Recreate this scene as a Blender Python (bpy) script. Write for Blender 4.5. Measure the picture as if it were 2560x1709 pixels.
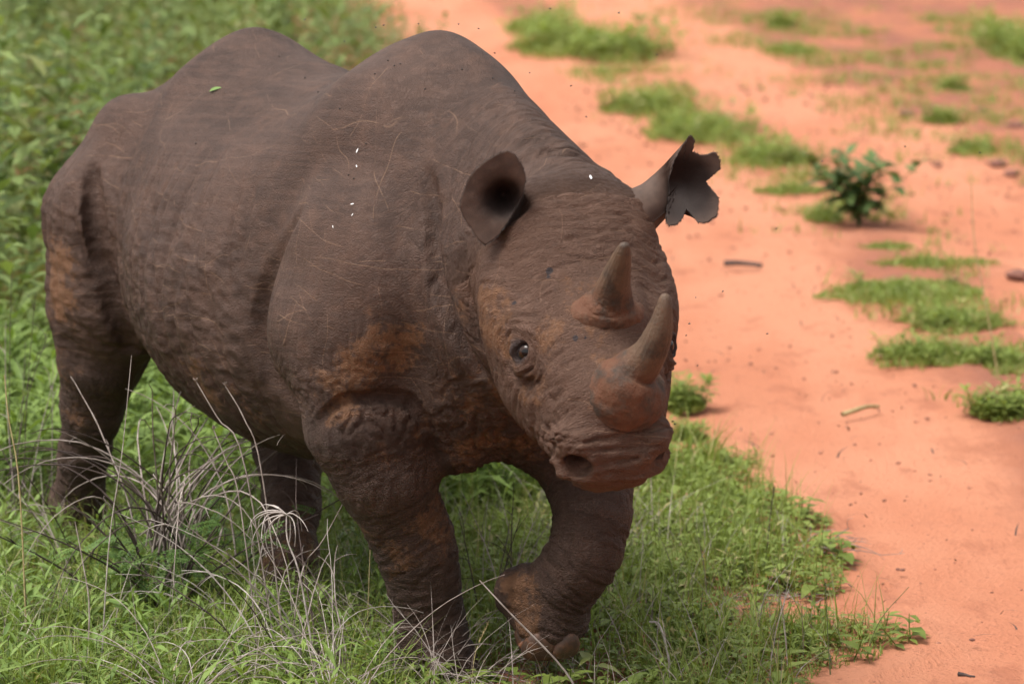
import bpy, bmesh, math, random
import numpy as np
from mathutils import Vector, Matrix

# ------------------------------------------------------------------ scene, camera, light
for o in list(bpy.data.objects):
    bpy.data.objects.remove(o)
SC = bpy.context.scene
COL = SC.collection
CAM_H, CAM_PITCH = 2.4, math.radians(9.0)
FPX = 10050.0                      # focal length in pixels of a 2560 px wide frame
cam = bpy.data.cameras.new('camera')
cam.sensor_fit = 'HORIZONTAL'; cam.sensor_width = 36.0; cam.lens = FPX / 2560 * 36.0
cam.clip_start = 0.1; cam.clip_end = 2000
cam.dof.use_dof = True; cam.dof.focus_distance = 9.65; cam.dof.aperture_fstop = 4.3
camera = bpy.data.objects.new('camera', cam); COL.objects.link(camera)
camera.location = (0, 0, CAM_H)
camera.rotation_euler = (math.radians(90) - CAM_PITCH, 0, 0)
SC.camera = camera

world = bpy.data.worlds.new('World'); SC.world = world; world.use_nodes = True
SUN_EL, SUN_AZ = math.radians(64), math.radians(-118)      # azimuth from +Y towards +X
nt = world.node_tree; nt.nodes.clear()
sky = nt.nodes.new('ShaderNodeTexSky'); sky.sky_type = 'NISHITA'; sky.sun_disc = False
sky.sun_elevation = SUN_EL; sky.sun_rotation = SUN_AZ
sky.air_density = 1.0; sky.dust_density = 4.0; sky.ozone_density = 0.6
bg = nt.nodes.new('ShaderNodeBackground'); bg.inputs[1].default_value = 0.10
wo = nt.nodes.new('ShaderNodeOutputWorld')
# overcast: the clouded sky is much less blue than clear air
hs = nt.nodes.new('ShaderNodeHueSaturation'); hs.inputs['Saturation'].default_value = 0.12
nt.links.new(sky.outputs[0], hs.inputs['Color']); nt.links.new(hs.outputs[0], bg.inputs[0]); nt.links.new(bg.outputs[0], wo.inputs[0])
sl = bpy.data.lights.new('sun', 'SUN'); sl.energy = 1.5; sl.angle = math.radians(30); sl.color = (1.0, 0.95, 0.88)
sun = bpy.data.objects.new('sun', sl); COL.objects.link(sun)
sdir = Vector((math.sin(SUN_AZ) * math.cos(SUN_EL), math.cos(SUN_AZ) * math.cos(SUN_EL), math.sin(SUN_EL)))
sun.rotation_euler = sdir.to_track_quat('Z', 'Y').to_euler()
SC.view_settings.view_transform = 'Standard'; SC.view_settings.look = 'None'
SC.view_settings.exposure = 1.38; SC.view_settings.gamma = 1.0; SC.view_settings.use_curve_mapping = False
SC.render.engine = 'CYCLES'
SC.cycles.use_denoising = True
SC.cycles.max_bounces = 5; SC.cycles.diffuse_bounces = 3; SC.cycles.use_adaptive_sampling = True; SC.cycles.adaptive_threshold = 0.015; SC.cycles.transparent_max_bounces = 8

# ------------------------------------------------------------------ helpers
rng = np.random.default_rng(7)
random.seed(7)

def mesh_from(name, V, Fq, uv=None):
    """V (n,3), Fq list/array of faces with equal vertex count, or a list of such arrays"""
    me = bpy.data.meshes.new(name)
    V = np.asarray(V, dtype=np.float32)
    if not isinstance(Fq, (list, tuple)):
        Fq = [Fq]
    Fq = [np.asarray(f, dtype=np.int32) for f in Fq if len(f)]
    me.vertices.add(len(V)); me.vertices.foreach_set('co', V.ravel())
    nl = sum(f.size for f in Fq); nf = sum(len(f) for f in Fq)
    me.loops.add(nl); me.polygons.add(nf)
    me.loops.foreach_set('vertex_index', np.concatenate([f.ravel() for f in Fq]))
    tot = np.concatenate([np.full(len(f), f.shape[1], np.int32) for f in Fq])
    me.polygons.foreach_set('loop_start', np.concatenate([[0], np.cumsum(tot)[:-1]]).astype(np.int32))
    me.update(calc_edges=True)
    return me

def smooth(me):
    me.polygons.foreach_set('use_smooth', np.ones(len(me.polygons), bool)); me.update()
    return me

def fattr(me, name, vals):
    a = me.attributes.new(name, 'FLOAT', 'POINT'); a.data.foreach_set('value', np.asarray(vals, np.float32)); return a

def obj(name, me, mat=None, parent=None, loc=None, rot=None, scale=None):
    o = bpy.data.objects.new(name, me); COL.objects.link(o)
    if mat is not None and len(me.materials) == 0:
        me.materials.append(mat)
    if parent is not None: o.parent = parent
    if loc is not None: o.location = loc
    if rot is not None: o.rotation_euler = rot
    if scale is not None: o.scale = (scale,) * 3 if not hasattr(scale, '__len__') else scale
    return o

def empty(name, loc, rz=0.0):
    o = bpy.data.objects.new(name, None); COL.objects.link(o)
    o.location = loc; o.rotation_euler = (0, 0, rz); o.empty_display_size = 0.1
    return o

def tag(o, label=None, cat=None, group=None, kind=None):
    if label: o['label'] = label
    if cat: o['category'] = cat
    if group: o['group'] = group
    if kind: o['kind'] = kind
    return o

# ---- numpy gradient noise
_perm = np.random.default_rng(3).permutation(256); _perm = np.concatenate([_perm, _perm, _perm])
_g = np.random.default_rng(4).normal(size=(256, 3)); _g /= np.linalg.norm(_g, axis=1)[:, None]
_g = _g.astype(np.float32)
def noise3(P):
    P = np.asarray(P, dtype=np.float32)
    I = np.floor(P); Fr = P - I; I = I.astype(np.int32) & 255
    U = Fr * Fr * Fr * (Fr * (Fr * 6 - 15) + 10)
    fx, fy, fz = Fr.T; ux, uy, uz = U.T; out = 0
    for dx in (0, 1):
        hx = _perm[I[:, 0] + dx]; wx = ux if dx else 1 - ux
        for dy in (0, 1):
            hy = _perm[hx + I[:, 1] + dy]; wxy = wx * (uy if dy else 1 - uy)
            for dz in (0, 1):
                g = _g[_perm[hy + I[:, 2] + dz]]
                out = out + wxy * (uz if dz else 1 - uz) * ((fx - dx) * g[:, 0] + (fy - dy) * g[:, 1] + (fz - dz) * g[:, 2])
    return out * 1.6
def fbm(P, n=3):
    r = 0; a = 1.0
    for i in range(n):
        r = r + a * noise3(P * (2 ** i) + 17.3 * i); a *= 0.5
    return r / 1.75

# ---- shader helpers
class Mat:
    def __init__(s, name):
        s.m = bpy.data.materials.new(name); s.m.use_nodes = True
        s.t = s.m.node_tree; s.t.nodes.clear()
        s.out = s.n('ShaderNodeOutputMaterial'); s.b = s.n('ShaderNodeBsdfPrincipled')
        s.l(s.b.outputs[0], s.out.inputs[0])
    def n(s, typ, **kw):
        nd = s.t.nodes.new(typ)
        for k, v in kw.items(): setattr(nd, k, v)
        return nd
    def l(s, a, b): s.t.links.new(a, b)
    def inp(s, sock, v):
        if hasattr(v, 'is_linked') or hasattr(v, 'links'): s.l(v, sock)
        else: sock.default_value = v
    def coord(s): return s.n('ShaderNodeTexCoord').outputs['Object']
    def attr(s, name):
        return s.n('ShaderNodeAttribute', attribute_name=name).outputs['Fac']
    def attrv(s, name):
        return s.n('ShaderNodeAttribute', attribute_name=name).outputs['Vector']
    def map(s, vec, scale=(1, 1, 1), loc=(0, 0, 0)):
        m = s.n('ShaderNodeMapping'); s.l(vec, m.inputs[0]); m.inputs['Scale'].default_value = scale; m.inputs['Location'].default_value = loc
        return m.outputs[0]
    def noise(s, vec, scale, detail=3, rough=0.55, dist=0.0):
        t = s.n('ShaderNodeTexNoise'); s.l(vec, t.inputs['Vector'])
        t.inputs['Scale'].default_value = scale; t.inputs['Detail'].default_value = detail
        t.inputs['Roughness'].default_value = rough; t.inputs['Distortion'].default_value = dist
        return t.outputs['Fac']
    def noisec(s, vec, scale, detail=2):
        t = s.n('ShaderNodeTexNoise'); s.l(vec, t.inputs['Vector'])
        t.inputs['Scale'].default_value = scale; t.inputs['Detail'].default_value = detail
        return t.outputs['Color']
    def vor(s, vec, scale, feature='DISTANCE_TO_EDGE', rnd=1.0):
        t = s.n('ShaderNodeTexVoronoi', feature=feature); s.l(vec, t.inputs['Vector'])
        t.inputs['Scale'].default_value = scale; t.inputs['Randomness'].default_value = rnd
        return t.outputs['Distance']
    def ramp(s, fac, lo, hi, a=0.0, b=1.0, smooth=True):
        r = s.n('ShaderNodeMapRange'); r.interpolation_type = 'SMOOTHSTEP' if smooth else 'LINEAR'
        s.l(fac, r.inputs['Value'])
        r.inputs['From Min'].default_value = lo; r.inputs['From Max'].default_value = hi
        r.inputs['To Min'].default_value = a; r.inputs['To Max'].default_value = b
        return r.outputs[0]
    def math(s, op, a, b=None):
        m = s.n('ShaderNodeMath', operation=op); s.inp(m.inputs[0], a)
        if b is not None: s.inp(m.inputs[1], b)
        return m.outputs[0]
    def mix(s, fac, a, b, mode='MIX'):
        m = s.n('ShaderNodeMix', data_type='RGBA', blend_type=mode)
        s.inp(m.inputs['Factor'], fac)
        for i, v in (('A', a), ('B', b)):
            so = [x for x in m.inputs if x.name == i and x.type == 'RGBA'][0]
            if isinstance(v, tuple): so.default_value = (*v, 1)
            else: s.l(v, so)
        return [x for x in m.outputs if x.type == 'RGBA'][0]
    def bump(s, h, strength=0.5, dist=0.01, normal=None):
        b = s.n('ShaderNodeBump'); b.inputs['Strength'].default_value = strength; b.inputs['Distance'].default_value = dist
        s.l(h, b.inputs['Height'])
        if normal is not None: s.l(normal, b.inputs['Normal'])
        return b.outputs[0]
    def set(s, color=None, rough=None, normal=None, spec=None):
        if color is not None:
            if isinstance(color, tuple): s.b.inputs['Base Color'].default_value = (*color, 1)
            else: s.l(color, s.b.inputs['Base Color'])
        if rough is not None: s.inp(s.b.inputs['Roughness'], rough)
        if normal is not None: s.l(normal, s.b.inputs['Normal'])
        if spec is not None: s.inp(s.b.inputs['Specular IOR Level'], spec)
        return s.m
# ------------------------------------------------------------------ rhinoceros
PHI = math.radians(62.0)
RH_LOC = (-0.16, 10.0, 0.0)
Hd_yaw, Hd_pit, Hd_rol = math.radians(-14.0), math.radians(47.5), math.radians(0.6)
HO = np.array([0.722, -0.062, 1.204])
def head_basis(yaw, pit, rol):
    u = np.array([math.cos(pit) * math.cos(yaw), math.cos(pit) * math.sin(yaw), -math.sin(pit)])
    v = np.array([-math.sin(yaw), math.cos(yaw), 0.0]); w = np.cross(u, v)
    v2 = v * math.cos(rol) + w * math.sin(rol); w2 = np.cross(u, v2)
    return np.stack([u, v2, w2], 1)
HB = head_basis(Hd_yaw, Hd_pit, Hd_rol)
def hp(u, v, w): return HO + HB @ np.array([u, v, w])

CR = np.array([math.cos(PHI), math.sin(PHI), 0.0]); CT = np.array([math.sin(PHI), -math.cos(PHI), 0.0]); CU = np.array([0, 0, 1.0])
VOX = 0.0114
class Field:
    def __init__(s, lo, hi, h):
        s.lo = np.array(lo, float); s.h = h
        s.n = np.ceil((np.array(hi) - s.lo) / h).astype(int) + 1
        s.f = np.full(s.n, 0.6, np.float32)
        s.ax = [(s.lo[i] + h * np.arange(s.n[i])).astype(np.float32) for i in range(3)]
    def sl(s, lo, hi):
        r = []
        for i in range(3):
            a = int(max(0, math.floor((lo[i] - s.lo[i]) / s.h))); b = int(min(s.n[i], math.ceil((hi[i] - s.lo[i]) / s.h) + 1))
            r.append(slice(a, max(a + 1, b)))
        r = tuple(r)
        return r, s.ax[0][r[0]][:, None, None], s.ax[1][r[1]][None, :, None], s.ax[2][r[2]][None, None, :]
    def put(s, fn, lo, hi, k, mode='add'):
        m = k + 0.03
        r, X, Y, Z = s.sl(np.array(lo) - m, np.array(hi) + m)
        d = fn(X, Y, Z).astype(np.float32); a = s.f[r]
        if mode == 'add':
            h = np.clip(0.5 + 0.5 * (a - d) / k, 0, 1); s.f[r] = a + (d - a) * h - k * h * (1 - h)
        else:
            d = -d; h = np.clip(0.5 - 0.5 * (a - d) / k, 0, 1); s.f[r] = a + (d - a) * h + k * h * (1 - h)
    # primitives
    def cone(s, p0, p1, r0, r1, k=0.04, mode='add'):
        p0 = np.array(p0, float); p1 = np.array(p1, float); v = p1 - p0; L2 = v @ v + 1e-9; rm = max(r0, r1)
        def fn(X, Y, Z):
            t = np.clip(((X - p0[0]) * v[0] + (Y - p0[1]) * v[1] + (Z - p0[2]) * v[2]) / L2, 0, 1)
            return np.sqrt((X - p0[0] - t * v[0]) ** 2 + (Y - p0[1] - t * v[1]) ** 2 + (Z - p0[2] - t * v[2]) ** 2) - (r0 + (r1 - r0) * t)
        s.put(fn, np.minimum(p0, p1) - rm, np.maximum(p0, p1) + rm, k, mode)
    def chain(s, pts, rad, k=0.03, mode='add'):
        for i in range(len(pts) - 1): s.cone(pts[i], pts[i + 1], rad[i], rad[i + 1], k, mode)
    def ell(s, c, r, B=None, k=0.05, mode='add'):
        c = np.array(c, float); r = np.array(r, float); B = np.eye(3) if B is None else B
        ext = np.sqrt(((B * r) ** 2).sum(1))
        def fn(X, Y, Z):
            q = [((X - c[0]) * B[0, i] + (Y - c[1]) * B[1, i] + (Z - c[2]) * B[2, i]) / r[i] for i in range(3)]
            k0 = np.sqrt(q[0] ** 2 + q[1] ** 2 + q[2] ** 2) + 1e-6
            k1 = np.sqrt((q[0] / r[0]) ** 2 + (q[1] / r[1]) ** 2 + (q[2] / r[2]) ** 2) + 1e-6
            return k0 * (k0 - 1) / k1
        s.put(fn, c - ext, c + ext, k, mode)
    def loft(s, st, cols, org, B, lo, hi, k, n=2.2, nt=None):
        """st: stations along axis 0 of basis B; cols: (yc, zc, a, ht, hb) at each station"""
        S = np.linspace(st[0], st[-1], 160)
        kern = np.exp(-0.5 * (np.arange(-8, 9) / 3.2) ** 2); kern /= kern.sum()
        tab = []
        for c in cols:
            v = np.interp(S, st, c); v = np.convolve(np.pad(v, 8, mode='reflect', reflect_type='odd'), kern, 'valid'); tab.append(v)
        def fn(X, Y, Z):
            X = X - org[0]; Y = Y - org[1]; Z = Z - org[2]
            q = [X * B[0, i] + Y * B[1, i] + Z * B[2, i] for i in range(3)]
            sc = np.clip(q[0], st[0], st[-1]); ds = q[0] - sc
            yc, zc, a, ht, hb = [np.interp(sc, S, v) for v in tab]
            dy = q[1] - yc; dz = q[2] - zc
            h = np.where(dz > 0, ht, hb)
            m = n if nt is None else n + (nt - n) * np.clip(dz / 0.12, 0, 1)
            r = ((np.abs(dy) / a) ** m + (np.abs(dz) / h) ** m) ** (1.0 / m) + 1e-5
            d = (1 - 1 / r) * np.sqrt(dy * dy + dz * dz + 1e-8)
            d = np.maximum(d, -0.2)
            return np.where(np.abs(ds) > 0, np.sqrt(np.maximum(d, 0) ** 2 + ds ** 2) + np.minimum(d, 0) * 0, d)
        s.put(fn, lo, hi, k)

def surface_nets(f, lo, h):
    sg = f < 0
    nx, ny, nz = f.shape
    c = np.zeros((nx - 1, ny - 1, nz - 1), np.uint8)
    for i in (0, 1):
        for j in (0, 1):
            for k in (0, 1): c += sg[i:nx - 1 + i, j:ny - 1 + j, k:nz - 1 + k]
    act = (c > 0) & (c < 8)
    idx = np.full(c.shape, -1, np.int64); I = np.argwhere(act); idx[act] = np.arange(len(I))
    P = np.zeros((len(I), 3)); W = np.zeros(len(I))
    cor = [(i, j, k) for i in (0, 1) for j in (0, 1) for k in (0, 1)]
    for a in cor:
        for ax in range(3):
            if a[ax] == 1: continue
            b = list(a); b[ax] = 1
            fa = f[I[:, 0] + a[0], I[:, 1] + a[1], I[:, 2] + a[2]].astype(float); fb = f[I[:, 0] + b[0], I[:, 1] + b[1], I[:, 2] + b[2]].astype(float)
            m = (fa < 0) != (fb < 0)
            t = np.where(m, fa / np.where(m, fa - fb, 1), 0)
            p = np.tile(np.array(a, float), (len(I), 1)); p[:, ax] += t
            P[m] += p[m]; W[m] += 1
    V = lo + h * (I + P / W[:, None])
    Q = []
    for ax in range(3):
        b, d = [(1, 2), (2, 0), (0, 1)][ax]
        s0 = [slice(None)] * 3; s1 = [slice(None)] * 3; s0[ax] = slice(0, -1); s1[ax] = slice(1, None)
        A = sg[tuple(s0)]; Bn = sg[tuple(s1)]
        E = np.argwhere(A != Bn)
        E = E[(E[:, b] > 0) & (E[:, d] > 0) & (E[:, b] < f.shape[b] - 1) & (E[:, d] < f.shape[d] - 1)]
        def cell(ob, od):
            e = E.copy(); e[:, b] += ob; e[:, d] += od; return idx[e[:, 0], e[:, 1], e[:, 2]]
        q = np.stack([cell(-1, -1), cell(0, -1), cell(0, 0), cell(-1, 0)], 1)
        fl = ~A[E[:, 0], E[:, 1], E[:, 2]]
        q[fl] = q[fl][:, ::-1]
        Q.append(q)
    return V, np.concatenate(Q)

def cspline(pts, m):
    pts = np.array(pts, float); k = len(pts); out = []
    ext = np.vstack([2 * pts[0] - pts[1], pts, 2 * pts[-1] - pts[-2]])
    for s in np.linspace(0, k - 1, m):
        i = min(int(s), k - 2); t = s - i; p0, p1, p2, p3 = ext[i:i + 4]
        out.append(0.5 * (2 * p1 + (p2 - p0) * t + (2 * p0 - 5 * p1 + 4 * p2 - p3) * t * t + (3 * p1 - p0 - 3 * p2 + p3) * t ** 3))
    return np.array(out)
LEGS = [   # right hind, left hind, right fore, left fore (lifted): joints, radii, blend
    ([(-1.47, -0.27, 0.98), (-1.49, -0.29, 0.76), (-1.55, -0.31, 0.58), (-1.62, -0.31, 0.44), (-1.71, -0.30, 0.28), (-1.82, -0.285, 0.11), (-1.84, -0.28, 0.02)],
     [0.225, 0.18, 0.118, 0.088, 0.07, 0.075, 0.095], 0.05),
    ([(-1.35, 0.22, 0.95), (-1.18, 0.20, 0.70), (-1.15, 0.12, 0.50), (-1.06, 0.05, 0.38), (-0.91, -0.02, 0.24), (-0.80, -0.075, 0.11), (-0.78, -0.08, 0.02)],
     [0.22, 0.17, 0.12, 0.103, 0.075, 0.075, 0.095], 0.04),
    ([(0.11, -0.31, 0.78), (0.135, -0.30, 0.66), (0.15, -0.255, 0.53), (0.13, -0.20, 0.42), (0.13, -0.16, 0.33), (0.12, -0.13, 0.23), (0.11, -0.11, 0.13), (0.125, -0.10, 0.03)],
     [0.165, 0.15, 0.127, 0.105, 0.1, 0.09, 0.085, 0.105], 0.03),
    ([(0.14, 0.24, 0.78), (0.24, 0.22, 0.60), (0.35, 0.215, 0.49), (0.40, 0.195, 0.42), (0.42, 0.165, 0.35), (0.405, 0.145, 0.30), (0.36, 0.118, 0.235), (0.33, 0.105, 0.17)],
     [0.17, 0.13, 0.104, 0.095, 0.088, 0.085, 0.090, 0.09], 0.03),
]
def rhino_field():
    F = Field((-2.15, -0.72, -0.03), (1.52, 0.68, 1.72), VOX)
    E3 = np.eye(3)
    # trunk and neck: stations along the spine
    T = np.array([  # x,   yc,   top,  bot,  half width, height of widest point
        (-1.66, 0.00, 1.16, 0.80, 0.18, 0.98),
        (-1.58, 0.00, 1.32, 0.74, 0.25, 0.98),
        (-1.47, 0.00, 1.415, 0.68, 0.275, 0.97),
        (-1.33, 0.00, 1.450, 0.62, 0.325, 0.96),
        (-1.19, 0.00, 1.540, 0.54, 0.410, 0.95),
        (-1.00, 0.00, 1.485, 0.48, 0.470, 0.93),
        (-0.75, 0.00, 1.445, 0.435, 0.505, 0.90),
        (-0.57, 0.00, 1.440, 0.435, 0.51, 0.90),
        (-0.40, 0.00, 1.465, 0.44, 0.485, 0.90),
        (-0.22, 0.00, 1.560, 0.46, 0.43, 0.91),
        (-0.06, 0.00, 1.605, 0.49, 0.37, 0.93),
        (0.08, 0.00, 1.575, 0.53, 0.33, 0.96),
        (0.25, -0.01, 1.510, 0.62, 0.285, 1.00),
        (0.46, -0.02, 1.435, 0.71, 0.235, 1.05),
        (0.65, -0.03, 1.375, 0.82, 0.205, 1.09),
        (0.80, -0.04, 1.31, 0.92, 0.185, 1.10)])
    F.loft(T[:, 0], (T[:, 1], T[:, 5], T[:, 4], T[:, 2] - T[:, 5], T[:, 5] - T[:, 3]), np.zeros(3), E3,
           (-1.9, -0.55, 0.4), (1.0, 0.55, 1.66), 0.02, 2.2, 1.72)
    # hip bones, croup and buttocks
    for s in (-1, 1):
        F.ell((-1.26, s * 0.16, 1.28), (0.13, 0.07, 0.10), k=0.10)
        F.ell((-1.46, s * 0.25, 0.96), (0.23, 0.155, 0.36), k=0.10)
        if s < 0: F.ell((0.00, s * 0.20, 1.22), (0.22, 0.12, 0.28), k=0.14)
    # --- legs
    F.ell((0.085, -0.295, 1.00), (0.26, 0.155, 0.27), k=0.07)
    F.ell((0.055, -0.335, 0.87), (0.24, 0.155, 0.19), k=0.045)
    F.ell((0.12, 0.22, 0.88), (0.22, 0.13, 0.28), k=0.08)
    for pts, rad, k in LEGS: F.chain(pts, rad, k)
    F.chain([(-1.66, -0.31, 0.50), (-1.60, -0.31, 0.38)], [0.055, 0.05], 0.05)
    F.chain([(-1.66, 0, 1.18), (-1.73, 0, 1.0), (-1.74, 0, 0.70)], [0.04, 0.03, 0.022], 0.03)   # tail
    # raised foot: heel pad behind, toes below
    F.ell((0.300, 0.068, 0.215), (0.075, 0.092, 0.075), k=0.025)
    F.ell((0.300, 0.052, 0.240), (0.055, 0.070, 0.055), k=0.02)
    F.ell((0.345, 0.108, 0.150), (0.088, 0.095, 0.060), k=0.03)
    F.chain([(0.300, 0.045, 0.142), (0.36, 0.020, 0.140), (0.415, 0.075, 0.138), (0.425, 0.13, 0.140)], [0.010, 0.012, 0.012, 0.010], 0.014, 'add')
    # chest and brisket
    F.ell((0.20, -0.02, 0.73), (0.22, 0.24, 0.17), k=0.10)
    F.cone((0.17, -0.13, 0.615), (0.25, -0.09, 0.60), 0.08, 0.07, 0.05)
    F.cone((0.36, -0.02, 0.82), (0.28, 0.10, 0.64), 0.12, 0.10, 0.08)
    # --- head
    Hs = np.array([  # u, top, bottom, half width, w of widest
        (-0.12, 0.050, -0.150, 0.130, 0.00),
        (-0.05, 0.120, -0.170, 0.165, 0.00),
        (0.03, 0.160, -0.190, 0.195, -0.01),
        (0.13, 0.160, -0.205, 0.215, -0.03),
        (0.23, 0.146, -0.215, 0.220, -0.07),
        (0.31, 0.140, -0.240, 0.214, -0.10),
        (0.39, 0.145, -0.245, 0.198, -0.11),
        (0.46, 0.140, -0.220, 0.176, -0.09),
        (0.52, 0.135, -0.185, 0.155, -0.07),
        (0.57, 0.115, -0.150, 0.142, -0.04),
        (0.62, 0.088, -0.132, 0.136, -0.02),
        (0.650, 0.058, -0.125, 0.120, -0.025),
        (0.682, 0.008, -0.108, 0.080, -0.045)])
    F.loft(Hs[:, 0], (np.zeros(len(Hs)), Hs[:, 4], Hs[:, 3], Hs[:, 1] - Hs[:, 4], Hs[:, 4] - Hs[:, 2]), HO, HB,
           HO + [-0.35, -0.45, -0.75], HO + [0.75, 0.35, 0.35], 0.05, 2.3)
    def H(c, r, k=0.03, mode='add', sym=True):
        for sg in ((-1, 1) if sym else (1,)):
            F.ell(hp(c[0], sg * c[1], c[2]), r, HB, k, mode)
    def HC(pts, rad, k, mode, sym=True):
        for sg in ((-1, 1) if sym else (1,)):
            F.chain([hp(p[0], sg * p[1], p[2]) for p in pts], rad, k, mode)
    # horn seats
    H((0.340, 0.010, 0.120), (0.082, 0.096, 0.042), 0.03, sym=False)
    H((0.530, 0.024, 0.098), (0.088, 0.086, 0.058), 0.03, sym=False)
    # brows, cheeks, ear roots
    H((0.325, 0.155, 0.065), (0.055, 0.035, 0.035), 0.04)
    H((0.20, 0.175, -0.03), (0.13, 0.05, 0.09), 0.05)
    H((0.045, 0.140, 0.065), (0.055, 0.040, 0.05), 0.05)
    F.ell(hp(0.042, -0.185, 0.075) + CR * 0.012 + CU * 0.055 + CT * 0.005, (0.062, 0.062, 0.062), k=0.02, mode='sub')
    # muzzle: nostril wings and hooked upper lip
    H((0.625, 0.092, 0.022), (0.042, 0.038, 0.042), 0.03)
    H((0.655, 0.000, -0.030), (0.044, 0.078, 0.064), 0.035, sym=False)
    HC([(0.682, 0.048, 0.000), (0.668, 0.060, 0.032), (0.640, 0.085, 0.058), (0.608, 0.122, 0.046), (0.596, 0.142, 0.010)], [0.010, 0.014, 0.018, 0.018, 0.012], 0.016, 'add')
    HC([(0.690, 0.062, -0.030), (0.660, 0.115, -0.040), (0.625, 0.140, -0.030)], [0.010, 0.012, 0.010], 0.014, 'add')
    F.ell(hp(0.666, -0.092, 0.002), (0.028, 0.032, 0.028), HB, 0.007, 'sub'); F.ell(hp(0.638, -0.086, -0.002), (0.040, 0.024, 0.024), HB, 0.007, 'sub')
    F.ell(hp(0.655, 0.116, 0.006), (0.022, 0.020, 0.015), HB, 0.008, 'sub'); F.ell(hp(0.640, 0.100, 0.002), (0.026, 0.018, 0.013), HB, 0.008, 'sub')
    # mouth line
    HC([(0.700, 0.030, -0.112), (0.672, 0.088, -0.098), (0.62, 0.135, -0.085), (0.55, 0.150, -0.09), (0.48, 0.170, -0.10)], [0.004, 0.006, 0.007, 0.006, 0.003], 0.014, 'sub')
    # eyes: socket, lids
    H((0.376, 0.178, 0.040), (0.030, 0.026, 0.026), 0.008, 'sub')
    HC([(0.383, 0.188, 0.008), (0.366, 0.190, 0.024), (0.357, 0.182, 0.044), (0.363, 0.170, 0.066)], [0.007, 0.0135, 0.0135, 0.008], 0.008, 'add')
    HC([(0.386, 0.187, 0.006), (0.400, 0.182, 0.020), (0.404, 0.172, 0.045), (0.392, 0.163, 0.068)], [0.006, 0.0085, 0.0085, 0.006], 0.008, 'add')
    # bag under the eye and tear fold
    HC([(0.343, 0.200, -0.010), (0.395, 0.192, -0.028), (0.438, 0.170, -0.010), (0.468, 0.140, 0.052)], [0.005, 0.009, 0.010, 0.005], 0.012, 'sub')
    HC([(0.42, 0.172, 0.02), (0.405, 0.180, -0.005)], [0.012, 0.012], 0.02, 'add')
    # folds of the body
    C = lambda pts, r, k: F.chain(cspline(pts, len(pts) * 3), [r * (0.35 + 0.65 * math.sin(math.pi * (i + 0.6) / (len(pts) * 3 + 0.2))) for i in range(len(pts) * 3)], k, 'sub')
    C([(-0.01, -0.415, 1.164), (-0.150, -0.411, 1.028), (-0.200, -0.425, 0.911), (-0.210, -0.424, 0.81), (-0.195, -0.404, 0.726), (-0.150, -0.365, 0.656), (-0.08, -0.33, 0.60)], 0.026, 0.030)
    C([(0.165, -0.46, 0.655), (0.219, -0.417, 0.726), (0.258, -0.352, 0.741), (0.282, -0.280, 0.741), (0.300, -0.238, 0.708), (0.305, -0.204, 0.641), (0.28, -0.175, 0.581)], 0.010, 0.020)
    C([(-1.377, -0.400, 1.133), (-1.340, -0.408, 1.065), (-1.319, -0.410, 0.982), (-1.311, -0.388, 0.837), (-1.317, -0.347, 0.711), (-1.348, -0.30, 0.63)], 0.024, 0.03)
    C([(0.318, -0.215, 1.285), (0.380, -0.229, 1.187), (0.439, -0.248, 1.037), (0.494, -0.218, 0.906), (0.517, -0.172, 0.821)], 0.020, 0.028)
    C([(0.54, -0.245, 1.143), (0.551, -0.250, 1.062), (0.577, -0.235, 0.96), (0.592, -0.206, 0.897)], 0.012, 0.025)
    C([(0.60, -0.16, 1.31), (0.626, -0.09, 1.363), (0.66, -0.038, 1.366), (0.673, 0.016, 1.351), (0.696, 0.05, 1.327)], 0.010, 0.022)
    C([(0.545, -0.105, 1.376), (0.58, -0.062, 1.391), (0.627, -0.018, 1.381)], 0.007, 0.022)
    C([(0.16, -0.45, 0.62), (0.17, -0.43, 0.55), (0.17, -0.40, 0.48)], 0.008, 0.018)
    return F

def seg_coord(P, pts, rad):
    """arc length along a joint chain and distance to its skin for points P"""
    best = np.full(len(P), 9.0); tt = np.zeros(len(P)); acc = 0.0
    for i in range(len(pts) - 1):
        a = np.array(pts[i], float); b = np.array(pts[i + 1], float); v = b - a; L = np.linalg.norm(v)
        t = np.clip(((P - a) @ v) / (L * L), 0, 1)
        d = np.linalg.norm(P - a - t[:, None] * v, axis=1) - (rad[i] + (rad[i + 1] - rad[i]) * t)
        m = d < best; best[m] = d[m]; tt[m] = acc + t[m] * L; acc += L
    return tt, best
def sstep(x, a, b):
    t = np.clip((x - a) / (b - a), 0, 1); return t * t * (3 - 2 * t)
def groove(n, w): return -np.exp(-(n / w) ** 2)

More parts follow.
